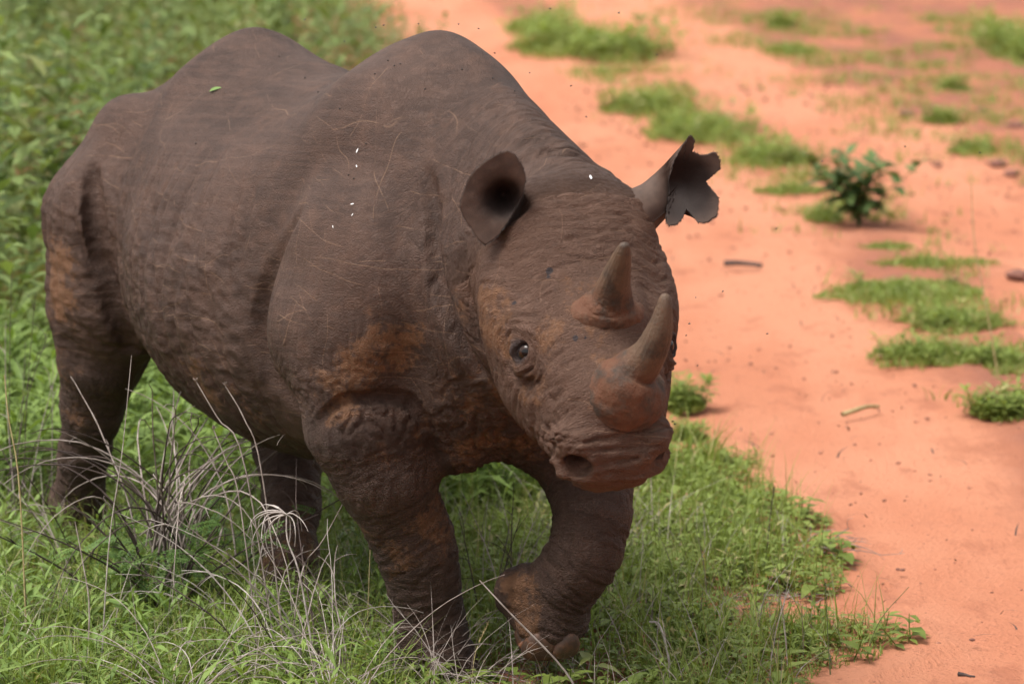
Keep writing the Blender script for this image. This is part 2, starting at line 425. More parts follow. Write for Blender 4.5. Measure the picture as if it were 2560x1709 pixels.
def build_rhino_body():
    F = rhino_field()
    V, Q = surface_nets(F.f, F.lo, F.h)
    me0 = mesh_from('coarse', V, Q)
    tmp = bpy.data.objects.new('tmp', me0); COL.objects.link(tmp)
    md = tmp.modifiers.new('s', 'SUBSURF'); md.levels = 1; md.render_levels = 1
    dg = bpy.context.evaluated_depsgraph_get()
    me = bpy.data.meshes.new_from_object(tmp.evaluated_get(dg)); me.name = 'rhino_body'
    bpy.data.objects.remove(tmp); bpy.data.meshes.remove(me0)
    n = len(me.vertices)
    P = np.zeros(n * 3, np.float32); me.vertices.foreach_get('co', P); P = P.reshape(-1, 3).astype(float)
    N = np.zeros(n * 3, np.float32); me.vertex_normals.foreach_get('vector', N); N = N.reshape(-1, 3).astype(float)
    h = (P - HO) @ HB; u, v, w = h.T; x, y, z = P.T
    # ---- region weights
    wh = sstep(u, -0.07, 0.03) * sstep(w, -0.30, -0.22) * (np.abs(v) < 0.34) * (u < 0.8)
    legs = []
    for i, (pts, rad, k) in enumerate(LEGS):
        t, d = seg_coord(P, pts, rad)
        top = (0.62, 0.62, 0.72, 0.66)[i]
        wl = (1 - sstep(d, 0.025, 0.06)) * (1 - sstep(z, top - 0.14, top))
        legs.append((t, wl))
    wleg = np.clip(sum(l[1] for l in legs), 0, 1); tleg = sum(l[0] * l[1] for l in legs) / np.maximum(sum(l[1] for l in legs), 1e-6)
    wneck = sstep(x, 0.27, 0.42) * (1 - wh) * (1 - wleg) * sstep(z, 0.62, 0.80)
    wchest = sstep(x, 0.1, 0.22) * (1 - sstep(z, 0.66, 0.82)) * (1 - wh) * (1 - wleg) * sstep(z, 0.4, 0.5)
    wbody = np.clip(1 - wh - wleg - wneck - wchest, 0, 1)
    # ---- wrinkle coordinate
    er = np.sqrt((u - 0.376) ** 2 + (np.abs(v) - 0.175) ** 2 + (w - 0.036) ** 2)
    th = u + np.where(u < 0.34, 1.1, 0.5) * v * v - 0.35 * np.abs(w) * sstep(np.abs(v), 0.10, 0.18)
    weye = 1 - sstep(er, 0.055, 0.10)
    th = th * (1 - weye) + (er + 0.3) * weye
    tw = wh * th + wleg * tleg + wneck * (x + 0.12 * z) + wchest * (x * 0.6 + z * 0.8) + wbody * (0.55 * z - 0.25 * x)
    D = np.zeros(n)
    def nz(wt, *cs):
        i = np.nonzero(wt > 0.02)[0]; o = np.zeros(n)
        if len(i): o[i] = noise3(np.stack([c[i] for c in cs], 1))
        return o
    # face: arcs across the forehead, rings about the eye, deep folds on the muzzle
    muz = wh * sstep(u, 0.52, 0.60) * sstep(w, -0.16, -0.09)
    bare = (1 - sstep(np.hypot(u - 0.34, v), 0.08, 0.13)) + (1 - sstep(np.hypot(u - 0.53, v - 0.02), 0.09, 0.12))
    fw = wh * (1 - np.clip(bare, 0, 1))
    D += fw * (0.0038 * groove(nz(fw, tw * 30, v * 6, w * 6), 0.12) + 0.0028 * groove(nz(fw, tw * 54 + 5, v * 12, w * 12), 0.17)) * (1 + 0.5 * weye)
    nosd = np.minimum(np.linalg.norm(h - np.array([0.655, -0.092, 0.004]), axis=1), np.linalg.norm(h - np.array([0.655, 0.112, 0.004]), axis=1))
    muz = muz * (0.1 + 0.9 * sstep(nosd, 0.035, 0.075))
    D += muz * (0.0050 * groove(nz(muz, (u - w) * 23 + 2, v * 3.2, v * 0), 0.17) + 0.0024 * groove(nz(muz, (u - w) * 46, v * 8, v * 0 + 4), 0.2) + 0.002 * nz(muz, u * 40, v * 9, w * 20))
    side = wh * sstep(np.abs(v), 0.10, 0.14) * sstep(u, 0.46, 0.54) * (1 - sstep(u, 0.60, 0.66))
    D += side * 0.0085 * groove(nz(side, u * 30 + w * 18, v * 10, w * 22 - u * 8), 0.25)
    D += wh * weye * 0.0022 * np.sin(er * 2 * math.pi / 0.0145 + 1.5 * nz(wh * weye, u * 25, v * 25, w * 25)) * sstep(er, 0.03, 0.045)
    # neck: bands running round it
    D += wneck * (0.0038 * groove(nz(wneck, tw * 30, y * 5, z * 5), 0.16) + 0.0026 * groove(nz(wneck, tw * 58, y * 12, z * 12), 0.2))
    # legs: rings, stronger at the wrist, upright puckers above
    low = 1 - sstep(z, 0.30, 0.50)
    D += wleg * (0.0048 * (0.35 + low) * groove(nz(wleg, tleg * 30 + 0.6 * np.sin(x * 17 + y * 13), x * 11, y * 11), 0.18) + 0.0032 * groove(nz(wleg, tleg * 62, x * 18, y * 18), 0.22)
                 + 0.0024 * groove(nz(wleg * (1 - low), tleg * 14, x * 44, y * 44), 0.2) * (1 - low))
    # chest: coarse pebbled folds
    D += wchest * (0.0085 * groove(nz(wchest, x * 24, y * 24, z * 24), 0.2) + 0.0035 * groove(nz(wchest, x * 46, y * 46, z * 46), 0.25))
    # trunk: long upright folds, puckers, ribs
    flank = wbody * sstep(-x, 0.15, 0.4) * (1 - sstep(z, 1.05, 1.3))
    puck = wbody * sstep(-x, 0.1, 0.35) * (1 - sstep(z, 0.95, 1.32))
    D += 0.0105 * flank * groove(nz(flank, x * 13 + z * 1.2, y * 3, z * 1.6), 0.15) + 0.0040 * puck * nz(puck, x * 24 - z * 8, y * 20, z * 38 + x * 10) + 0.0020 * puck * nz(puck, x * 48, y * 44, z * 70)
    D += 0.0065 * flank * nz(flank, x * 8 + z * 0.8, y * 1.0, z * 0.9)
    arm = wbody * sstep(x, -0.15, 0.0) * (1 - sstep(z, 0.80, 1.25)); ar2 = arm * (1 - sstep(z, 0.72, 0.95))
    D += 0.0026 * arm * groove(nz(arm, x * 60, y * 20, z * 12), 0.25) + 0.0042 * ar2 * groove(nz(ar2, x * 32, y * 26, z * 40), 0.2)
    D += wbody * 0.010 * nz(wbody, x * 5, y * 5, z * 5) + wleg * 0.004 * nz(wleg, x * 9, y * 9, z * 9) + wh * 0.003 * nz(wh, x * 11, y * 11, z * 11)
    P = P + N * D[:, None]
    P[:, 2] = np.maximum(P[:, 2], 0.004)
    me.vertices.foreach_set('co', P.astype(np.float32).ravel())
    # ---- dried red mud
    mud = np.zeros(n)
    for c, rad, am in [((-1.45, -0.48, 0.875), 0.085, 1.0), ((-1.46, -0.48, 0.765), 0.09, 0.95), ((0.325, -0.33, 0.86), 0.10, 0.8), ((0.275, -0.39, 0.79), 0.08, 0.75),
                       ((0.21, -0.44, 0.74), 0.08, 0.75), ((-0.53, -0.45, 0.66), 0.10, 0.65), ((-0.35, -0.42, 0.6), 0.09, 0.6), ((0.50, -0.25, 0.99), 0.06, 0.5), ((0.17, -0.27, 0.32), 0.10, 0.6),
                       ((0.24, -0.14, 0.40), 0.10, 0.75), ((0.36, 0.02, 0.24), 0.07, 0.9), ((0.38, 0.02, 0.16), 0.05, 0.9), ((-1.60, -0.42, 0.5), 0.16, 0.5),
                       ((-0.80, -0.1, 0.12), 0.15, 0.55), ((0.36, -0.14, 0.62), 0.14, 0.55), ((0.42, 0.05, 0.60), 0.12, 0.6), ((0.45, -0.1, 0.74), 0.14, 0.5), ((0.21, -0.3, 0.6), 0.08, 0.5)]:
        d = np.linalg.norm(P - np.array(c), axis=1); mud = np.maximum(mud, am * (1 - sstep(d, rad * 0.35, rad * 1.5)))
    for c, rad, am in [((0.247, -0.211, 0.0), 0.085, 0.9), ((0.33, -0.20, 0.0), 0.06, 0.7), ((0.375, -0.115, 0.10), 0.05, 0.8), ((0.45, -0.16, 0.0), 0.08, 0.5), ((0.53, 0.02, 0.13), 0.11, 0.7), ((0.34, 0.0, 0.14), 0.11, 0.55)]:
        d = np.linalg.norm(h - np.array(c), axis=1); mud = np.maximum(mud, am * (1 - sstep(d, rad * 0.35, rad * 1.5)))
    fattr(me, 'mud', mud); fattr(me, 'tw', tw); fattr(me, 'face', wh); fattr(me, 'limb', np.clip(wleg + wchest, 0, 1))
    nos = np.linalg.norm((np.stack([u, -v, w], 1) - np.array([0.648, 0.090, 0.004])) / np.array([1.2, 1, 0.8]), axis=1)
    fattr(me, 'wet', (1 - sstep(nos, 0.020, 0.034)) * wh)
    sore = np.zeros(n)
    for c, rad in [((0.221, -0.100, 0.129), 0.010), ((0.235, -0.104, 0.128), 0.006), ((0.269, -0.180, 0.074), 0.009), ((0.411, -0.073, 0.134), 0.009), ((0.415, -0.050, 0.138), 0.006)]:
        sore = np.maximum(sore, 1 - sstep(np.linalg.norm(h - np.array(c), axis=1), rad * 0.4, rad * 1.4))
    fattr(me, 'sore', sore); fattr(me, 'lid', wh * (1 - sstep(er, 0.026, 0.040)) * 0.85)
    smooth(me)
    return me

def skin_material():
    m = Mat('rhino_skin'); co = m.coord()
    tw = m.attr('tw'); mud = m.attr('mud'); face = m.attr('face'); limb = m.attr('limb')
    # fine wrinkles follow the coordinate stored on the mesh
    cx = m.n('ShaderNodeCombineXYZ'); m.l(m.math('MULTIPLY', tw, 5.0), cx.inputs[0])
    va = m.n('ShaderNodeVectorMath', operation='ADD'); m.l(co, va.inputs[0]); m.l(cx.outputs[0], va.inputs[1])
    wv = va.outputs[0]
    k1 = m.noise(wv, 26, 2, 0.5); g1 = m.ramp(m.math('ABSOLUTE', m.math('SUBTRACT', k1, 0.5)), 0.0, 0.06)
    k2 = m.noise(wv, 58, 2, 0.5); g2 = m.ramp(m.math('ABSOLUTE', m.math('SUBTRACT', k2, 0.5)), 0.0, 0.07)
    dist = m.noisec(co, 30); dm = m.mix(0.03, co, dist, 'ADD')
    v1 = m.ramp(m.vor(dm, 95), 0.0, 0.16); v2 = m.ramp(m.vor(dm, 190), 0.0, 0.2)
    fine = m.noise(co, 420, 2, 0.6)
    dirw = m.math('ADD', 0.12, m.math('MULTIPLY', m.math('MAXIMUM', face, limb), 0.6))
    hgt = m.math('MULTIPLY', dirw, m.math('ADD', m.math('MULTIPLY', g1, 0.8), m.math('MULTIPLY', g2, 0.6)))
    hgt = m.math('ADD', hgt, m.math('MULTIPLY', v1, m.math('ADD', 0.30, m.math('MULTIPLY', limb, 0.6))))
    hgt = m.math('ADD', hgt, m.math('MULTIPLY', v2, 0.30))
    hgt = m.math('ADD', hgt, m.math('MULTIPLY', fine, 0.25))
    bmp = m.bump(hgt, 0.85, 0.0028)
    # colour: grey brown hide, lighter dust, rusty mud, pale scratches
    n1 = m.noise(co, 3.2, 4, 0.6); n2 = m.noise(co, 14, 4, 0.65); n3 = m.noise(co, 60, 3, 0.6)
    c = m.mix(m.ramp(n1, 0.35, 0.68), (0.041, 0.0242, 0.0182), (0.068, 0.0402, 0.0302))
    c = m.mix(m.ramp(n2, 0.45, 0.75, 0, 0.6), c, (0.094, 0.052, 0.036))
    cell = m.n('ShaderNodeTexVoronoi', feature='F1'); m.l(wv, cell.inputs['Vector']); cell.inputs['Scale'].default_value = 40
    cb = m.n('ShaderNodeSeparateColor'); m.l(cell.outputs['Color'], cb.inputs[0])
    c = m.mix(m.ramp(cb.outputs[0], 0.2, 1.0, 0, 0.25), c, (0.110, 0.064, 0.047))
    c = m.mix(m.math('MULTIPLY', face, 0.5), c, (0.120, 0.063, 0.041))
    c = m.mix(m.math('MULTIPLY', limb, 0.35), c, (0.070, 0.042, 0.032))
    c = m.mix(m.ramp(n3, 0.5, 0.8, 0, 0.35), c, (0.046, 0.030, 0.025))
    mm = m.math('ADD', m.math('MULTIPLY', mud, 1.5), m.math('ADD', m.math('MULTIPLY', m.math('SUBTRACT', n2, 0.5), 3.4), m.math('MULTIPLY', m.math('SUBTRACT', n3, 0.5), 2.4)))
    mm = m.math('MULTIPLY', m.ramp(mm, 0.55, 1.45), m.ramp(mud, 0.02, 0.25))
    c = m.mix(m.math('MULTIPLY', mm, 0.55), c, (0.190, 0.092, 0.044))
    sore = m.attr('sore'); c = m.mix(m.ramp(m.math('ADD', sore, m.math('SUBTRACT', n3, 0.5)), 0.45, 0.7), c, (0.034, 0.027, 0.028))
    # scratches: thin contour lines of stretched noise, only here and there
    onrm = m.n('ShaderNodeTexCoord').outputs['Normal']
    wob = m.n('ShaderNodeTexNoise'); m.l(co, wob.inputs['Vector']); wob.inputs['Scale'].default_value = 2.6; wob.inputs['Detail'].default_value = 2.0
    for (ax, ay, az_), fq, wb, off, th in (((0.10, 0.0, 1.0), 6.0, 1.1, (3, 1, 0), 0.50), ((-0.25, 0.1, 1.0), 8.0, 0.9, (9, 4, 2), 0.53), ((0.45, 0.0, 0.9), 5.0, 1.4, (1, 7, 5), 0.52), ((0.9, 0.3, 0.35), 5.0, 0.8, (4, 2, 8), 0.57),
                                           ((0.2, -0.3, 1.0), 11.0, 1.2, (6, 6, 1), 0.54), ((-0.6, 0.2, 0.8), 6.0, 1.0, (2, 9, 3), 0.56), ((1.0, 0.5, 0.1), 6.0, 1.2, (7, 1, 4), 0.53), ((0.3, 1.0, 0.1), 7.0, 1.2, (5, 3, 9), 0.52), ((0.15, 0.05, 1.0), 13.0, 1.0, (8, 2, 6), 0.52)):
        dt = m.n('ShaderNodeVectorMath', operation='DOT_PRODUCT'); m.l(co, dt.inputs[0]); dt.inputs[1].default_value = (ax, ay, az_)
        k = m.math('ADD', m.math('MULTIPLY', dt.outputs['Value'], fq), m.math('MULTIPLY', wob.outputs['Fac'], wb * 1.6))
        ln = m.ramp(m.math('ABSOLUTE', m.math('SUBTRACT', m.math('FRACT', k), 0.5)), 0.003 * fq / 6, 0.010 * fq / 6, 1, 0)
        ms = m.ramp(m.noise(m.map(co, (1, 1, 1.3), off), 4.6, 3, 0.65), th, th + 0.07)
        ln = m.math('MULTIPLY', m.math('MULTIPLY', ln, ms), m.math('SUBTRACT', 1.0, m.math('MULTIPLY', limb, 0.8)))
        dn = m.n('ShaderNodeVectorMath', operation='DOT_PRODUCT'); m.l(onrm, dn.inputs[0]); q = (ax * ax + ay * ay + az_ * az_) ** 0.5; dn.inputs[1].default_value = (ax / q, ay / q, az_ / q)
        ln = m.math('MULTIPLY', ln, m.ramp(m.math('ABSOLUTE', dn.outputs['Value']), 0.45, 0.75, 1, 0))
        c = m.mix(m.math('MULTIPLY', ln, 0.32), c, (0.25, 0.155, 0.10))
    lid = m.attr('lid'); c = m.mix(lid, c, (0.026, 0.019, 0.019))
    wet = m.attr('wet'); c = m.mix(wet, c, (0.035, 0.036, 0.045))
    rg = m.ramp(wet, 0, 1, 0.62, 0.28)
    m.set(c, rg, bmp, 0.19)
    return m.m

M_SKIN = skin_material()
rhino = empty('rhinoceros', RH_LOC, -PHI)
tag(rhino, 'mud-stained black rhinoceros walking out of the grass with one forefoot lifted', 'rhinoceros')
me = build_rhino_body()
body = obj('body', me, M_SKIN, rhino)

# ---- horns
def loft_rings(rings, cap=True):
    """rings: list of (n,3) arrays with equal n"""
    n = len(rings[0]); V = np.concatenate(rings); Q = []
    for i in range(len(rings) - 1):
        a = np.arange(n) + i * n; b = np.roll(np.arange(n), -1) + i * n
        Q.append(np.stack([a, b, b + n, a + n], 1))
    return V, np.concatenate(Q)
def horn(path, name, mat, seed):
    rows = cspline(path, 90)            # u, v, w, ru, rv
    n = 72; ang = np.arange(n) / n * 2 * math.pi; rings = []; hh = []
    for i, row in enumerate(rows):
        c = row[:3]; t = rows[min(i + 1, 89)][:3] - rows[max(i - 1, 0)][:3]; t /= np.linalg.norm(t)
        e1 = np.array([1.0, 0, 0]); e1 -= t * (e1 @ t); e1 /= np.linalg.norm(e1); e2 = np.cross(t, e1)
        rings.append(c + max(row[3], 0.001) * np.cos(ang)[:, None] * e1 + max(row[4], 0.001) * np.sin(ang)[:, None] * e2); hh.append(np.full(n, i / 89.0))
    V, Q = loft_rings(rings)
    f = np.concatenate(hh); base = 1 - sstep(f, 0.25, 0.55)
    cen = np.repeat(rows[:, :3], n, 0); nr = V - cen; nr /= np.linalg.norm(nr, axis=1)[:, None] + 1e-9
    th = np.tile(ang, 90)
    V = V + nr * (base * (0.0040 * fbm(V * 45 + seed, 3) + 0.0020 * noise3(V * 150)) + 0.0010 * noise3(np.stack([np.cos(th) * 6, np.sin(th) * 6, f * 3], 1)))[:, None]
    V = V @ HB.T + HO
    tip = len(V); V = np.vstack([V, V[-n:].mean(0)])
    T3 = np.stack([np.arange(n) + 89 * n, np.roll(np.arange(n), -1) + 89 * n, np.full(n, tip)], 1)
    me = smooth(mesh_from(name, V, [Q, T3])); fattr(me, 'along', np.append(f, 1.0))
    return obj(name, me, mat, rhino)
mh = Mat('horn_keratin'); co = mh.coord(); al = mh.attr('along')
st = mh.noise(mh.map(co, (1, 1, 0.25)), 90, 4, 0.6); bl = mh.noise(co, 22, 4, 0.6)
c = mh.mix(mh.ramp(al, 0.30, 0.60), (0.098, 0.038, 0.018), (0.092, 0.056, 0.034))
c = mh.mix(mh.ramp(bl, 0.42, 0.70), c, (0.042, 0.028, 0.020))
c = mh.mix(mh.ramp(st, 0.45, 0.8, 0, 0.45), c, (0.125, 0.074, 0.043))
c = mh.mix(mh.ramp(mh.noise(co, 120, 3, 0.7), 0.55, 0.75, 0, 0.5), c, (0.12, 0.042, 0.018))
mh.set(c, mh.ramp(al, 0.3, 0.8, 0.75, 0.5), mh.bump(mh.math('ADD', mh.noise(co, 160, 4, 0.7), mh.math('MULTIPLY', st, 0.6)), 0.8, 0.004), 0.35)
front_horn = horn([(0.536, 0.027, 0.085, 0.098, 0.096), (0.536, 0.028, 0.115, 0.092, 0.090), (0.532, 0.031, 0.143, 0.075, 0.075), (0.522, 0.041, 0.166, 0.053, 0.053),
                   (0.519, 0.053, 0.190, 0.045, 0.045), (0.514, 0.066, 0.230, 0.038, 0.037), (0.500, 0.076, 0.282, 0.031, 0.030), (0.477, 0.081, 0.328, 0.021, 0.020), (0.458, 0.082, 0.355, 0.012, 0.012), (0.453, 0.082, 0.362, 0.003, 0.003)], 'horn', mh.m, 1.0)
front_horn['label'] = 'longer front horn rising from a rough rusty boss'
rear_horn = horn([(0.345, 0.012, 0.110, 0.072, 0.100), (0.342, 0.014, 0.145, 0.062, 0.084), (0.338, 0.015, 0.162, 0.050, 0.062), (0.333, 0.017, 0.185, 0.041, 0.047),
                  (0.326, 0.016, 0.225, 0.034, 0.037), (0.318, 0.018, 0.275, 0.026, 0.028), (0.310, 0.020, 0.315, 0.018, 0.020), (0.304, 0.021, 0.340, 0.010, 0.011), (0.302, 0.021, 0.346, 0.003, 0.003)], 'horn', mh.m, 6.0)
rear_horn['label'] = 'shorter rear horn between the eyes'

# ---- ears: cup from rim loop to root
def dense_loop(pts, step, rag, seed):
    pts = np.array(pts, float); out = []
    for a, b in zip(pts, np.roll(pts, -1, 0)):
        m = max(1, int(np.linalg.norm(b - a) / step))
        for i in range(m): out.append(a + (b - a) * i / m)
    out = np.array(out); rg = np.random.default_rng(seed)
    for it in range(1):
        out = 0.7 * out + 0.15 * np.roll(out, 1, 0) + 0.15 * np.roll(out, -1, 0)
    return out + rg.normal(0, rag, out.shape)
def ear(rim2, tilt, org, cen2, hole, deep, root, rroot, seed, name='ear', rag=0.0005, side=None):
    """rim2: outline in the plane across the view; hole: (x, y, radius, depth) of the ear canal"""
    L = dense_loop(rim2, 0.004, rag, seed); n = len(L); cen = np.array(cen2); hc = np.array(hole[:2])
    def place(Lp):
        d2 = ((Lp - cen) ** 2).sum(1); hd = ((Lp - hc) ** 2).sum(1)
        z = tilt[0] * (Lp[:, 0] - cen[0]) + tilt[1] * (Lp[:, 1] - cen[1]) + tilt[2] * d2 - hole[3] * np.exp(-hd / hole[2] ** 2)
        return org + Lp[:, :1] * CR + Lp[:, 1:] * CU + z[:, None] * CT, hd
    ang = np.arctan2(L[:, 1] - cen[1], L[:, 0] - cen[0]); root = np.array(root); deep = np.array(deep)
    ax = deep - root; ax /= np.linalg.norm(ax); side = CR if side is None else side; e1 = side - ax * (side @ ax); e1 /= np.linalg.norm(e1); e2 = np.cross(e1, ax); e2 = e2 if e2 @ CU > 0 else -e2
    circ = np.cos(ang)[:, None] * e1 + np.sin(ang)[:, None] * e2
    rings, ins = [], []
    for s in np.linspace(1, 0, 26):             # inside, from the canal to the rim
        Lp = L * (1 - 0.995 * s) + hc * 0.995 * s
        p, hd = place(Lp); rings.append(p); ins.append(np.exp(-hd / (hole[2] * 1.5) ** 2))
    R3 = rings[-1]; back = R3 - CT * 0.006
    for s in np.linspace(0, 1, 14):             # outside, from the rim to the root
        ctr = deep + (root - deep) * s; rr = 0.036 + (rroot - 0.036) * s
        q = float(sstep(s, 0, 0.62)) if s < 0.62 else 1.0
        rings.append((1 - q) * back + q * (ctr + circ * rr) - CT * 0.030 * math.sin(math.pi * q) * (1 - q * 0.5)); ins.append(np.zeros(n))
    V, Q = loft_rings(rings)
    V = V + 0.0012 * np.stack([noise3(V * 40 + k) for k in (0, 7, 13)], 1)
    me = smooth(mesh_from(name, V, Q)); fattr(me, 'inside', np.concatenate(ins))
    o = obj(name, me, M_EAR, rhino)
    rg = np.random.default_rng(seed + 50); out = (L - cen) / np.linalg.norm(L - cen, axis=1)[:, None]      # hairs along the rim
    HV, HT = [], []
    for i in range(n):
        for k in range(4):
            p = R3[i] + (R3[(i + 1) % n] - R3[i]) * rg.uniform(); d = out[i, 0] * CR + out[i, 1] * CU + rg.normal(0, 0.45, 3); d /= np.linalg.norm(d)
            sd = np.cross(d, CT); sd /= np.linalg.norm(sd) + 1e-9; b0 = len(HV); HV += [p - sd * 0.0005, p + sd * 0.0005, p + d * rg.uniform(0.002, 0.006)]; HT.append([b0, b0 + 1, b0 + 2])
    obj('fringe', mesh_from('fringe', np.array(HV), np.array(HT)), M_FRINGE, o)
    return o
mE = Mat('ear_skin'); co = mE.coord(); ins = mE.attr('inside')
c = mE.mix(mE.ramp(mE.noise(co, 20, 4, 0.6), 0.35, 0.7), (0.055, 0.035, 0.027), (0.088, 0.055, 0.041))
c = mE.mix(mE.ramp(ins, 0.05, 0.55), c, (0.014, 0.007, 0.005))  # dark inner skin, taken near-black to paint in the shade of the canal
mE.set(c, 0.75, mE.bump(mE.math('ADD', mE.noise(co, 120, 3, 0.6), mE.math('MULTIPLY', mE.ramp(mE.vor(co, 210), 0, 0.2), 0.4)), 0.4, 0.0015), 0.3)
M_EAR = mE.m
mF = Mat('ear_hair'); mF.set((0.022, 0.016, 0.014), 0.6); M_FRINGE = mF.m
px = 1.0 / 985
ro = hp(0.042, -0.185, 0.075)
rim = [((a - 1150) * px, (510 - b) * px) for a, b in [(1068, 465), (1074, 438), (1088, 402), (1105, 380), (1125, 362), (1150, 347), (1175, 338), (1192, 347), (1208, 372), (1217, 402), (1210, 438), (1195, 472), (1175, 505), (1152, 535), (1125, 555), (1108, 540), (1090, 510), (1076, 488)]]
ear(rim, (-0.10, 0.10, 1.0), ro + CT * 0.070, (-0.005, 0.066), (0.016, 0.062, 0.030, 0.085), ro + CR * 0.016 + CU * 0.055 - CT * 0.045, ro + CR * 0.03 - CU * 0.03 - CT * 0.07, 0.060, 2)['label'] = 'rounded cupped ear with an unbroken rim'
lo = hp(0.035, 0.165, 0.085) + CR * 0.018 + CU * 0.030
rim = [((a - 1490) * px, (450 - b) * px) for a, b in [(1578, 298), (1588, 312), (1583, 340), (1604, 346), (1622, 342), (1635, 335), (1643, 352), (1646, 376), (1630, 392), (1614, 410), (1628, 424), (1644, 446), (1640, 484), (1618, 500), (1600, 502), (1585, 488), (1571, 470), (1565, 488), (1552, 506), (1530, 510), (1523, 498), (1526, 470), (1534, 440), (1532, 412), (1540, 372), (1558, 330)]]
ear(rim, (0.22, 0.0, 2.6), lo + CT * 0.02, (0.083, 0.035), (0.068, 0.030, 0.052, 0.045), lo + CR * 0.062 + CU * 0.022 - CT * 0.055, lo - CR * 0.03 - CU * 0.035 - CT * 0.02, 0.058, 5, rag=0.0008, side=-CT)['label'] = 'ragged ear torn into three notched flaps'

# ---- eyes
mY = Mat('eye_wet'); co = mY.coord(); rad = mY.attr('rad')
c = mY.mix(mY.ramp(rad, 0.30, 0.36), (0.004, 0.003, 0.003), (0.022, 0.010, 0.006))
c = mY.mix(mY.ramp(rad, 0.66, 0.76), c, (0.020, 0.017, 0.018))
mY.set(c, 0.10, None, 0.28)
for sg in (-1, 1):
    bm = bmesh.new(); bmesh.ops.create_uvsphere(bm, u_segments=40, v_segments=24, radius=0.0265)
    e = bpy.data.meshes.new('eye'); bm.to_mesh(e); bm.free(); smooth(e)
    P = np.array([v.co[:] for v in e.vertices])
    look = HB @ np.array([0.22, sg * 0.80, 0.55]); look /= np.linalg.norm(look)
    if sg < 0: look = 0.55 * look + 0.55 * CT; look /= np.linalg.norm(look)
    fattr(e, 'rad', np.arccos(np.clip(P @ look / 0.0265, -1, 1)))
    obj('eye', e, mY.m, rhino, loc=hp(0.378, sg * 0.1575, 0.034))

def plain_soil(name, a, b):
    m = Mat(name); co = m.coord(); m.set(m.mix(m.ramp(m.noise(co, 40, 3, 0.6), 0.3, 0.7), a, b), 0.9, m.bump(m.noise(co, 90, 3), 0.4, 0.004), 0.2); return m.m
# ---- toe nails of the lifted foot
mN = Mat('toe_nail'); co = mN.coord()
mN.set(mN.mix(mN.ramp(mN.noise(co, 30, 4, 0.6), 0.4, 0.65), (0.055, 0.028, 0.017), (0.12, 0.052, 0.026)), 0.6, mN.bump(mN.noise(co, 120, 3), 0.4, 0.003))
def nail(pos, out, r):
    bm = bmesh.new(); bmesh.ops.create_uvsphere(bm, u_segments=20, v_segments=12, radius=1.0)
    out = np.array(out, float); out /= np.linalg.norm(out)
    dn = np.array([0.0, 0, -1.0]); dn -= out * (dn @ out); dn /= np.linalg.norm(dn); sd = np.cross(out, dn)
    B = np.stack([sd, dn, out], 1)
    e = bpy.data.meshes.new('toenail'); bm.to_mesh(e); bm.free()
    P = np.array([v.co[:] for v in e.vertices])
    P[:, 1] = np.where(P[:, 1] > 0, np.minimum(P[:, 1], 0.7), P[:, 1]); P[:, 0] *= 1 + 0.25 * P[:, 1]
    P = (P * np.array(r)) @ B.T + np.array(pos)
    e.vertices.foreach_set('co', P.astype(np.float32).ravel()); smooth(e)
    return obj('toenail', e, mN.m, rhino)
nail((0.382, 0.053, 0.103), (0.70, -0.50, -0.35), (0.044, 0.046, 0.022))
nail((0.321, 0.042, 0.109), (-0.2, -0.9, -0.35), (0.034, 0.038, 0.018))
nail((0.409, 0.117, 0.105), (0.95, 0.22, -0.35), (0.040, 0.042, 0.020))
sole = bmesh.new(); bmesh.ops.create_uvsphere(sole, u_segments=32, v_segments=16, radius=1.0)
e = bpy.data.meshes.new('sole'); sole.to_mesh(e); sole.free()
P = np.array([v.co[:] for v in e.vertices]) * np.array([0.070, 0.078, 0.030]) + np.array([0.345, 0.100, 0.100])
P += 0.006 * np.stack([noise3(P * 30 + k) for k in (0, 5, 9)], 1); e.vertices.foreach_set('co', P.astype(np.float32).ravel()); smooth(e)
obj('sole', e, plain_soil('sole_pad', (0.13, 0.055, 0.03), (0.26, 0.11, 0.055)), rhino)
# ------------------------------------------------------------------ ground
KD = 2560.0 / 2349.0
def at(dx, dy, z=0.0):
    """point of the ground (height z) seen at a picture position measured on a 2349 px wide print"""
    u = (dx * KD - 1280) / FPX; v = -(dy * KD - 854.5) / FPX; c, s = math.cos(CAM_PITCH), math.sin(CAM_PITCH)
    d = np.array([u, c + v * s, -s + v * c]); t = (z - CAM_H) / d[2]
    return np.array([t * d[0], t * d[1], z])
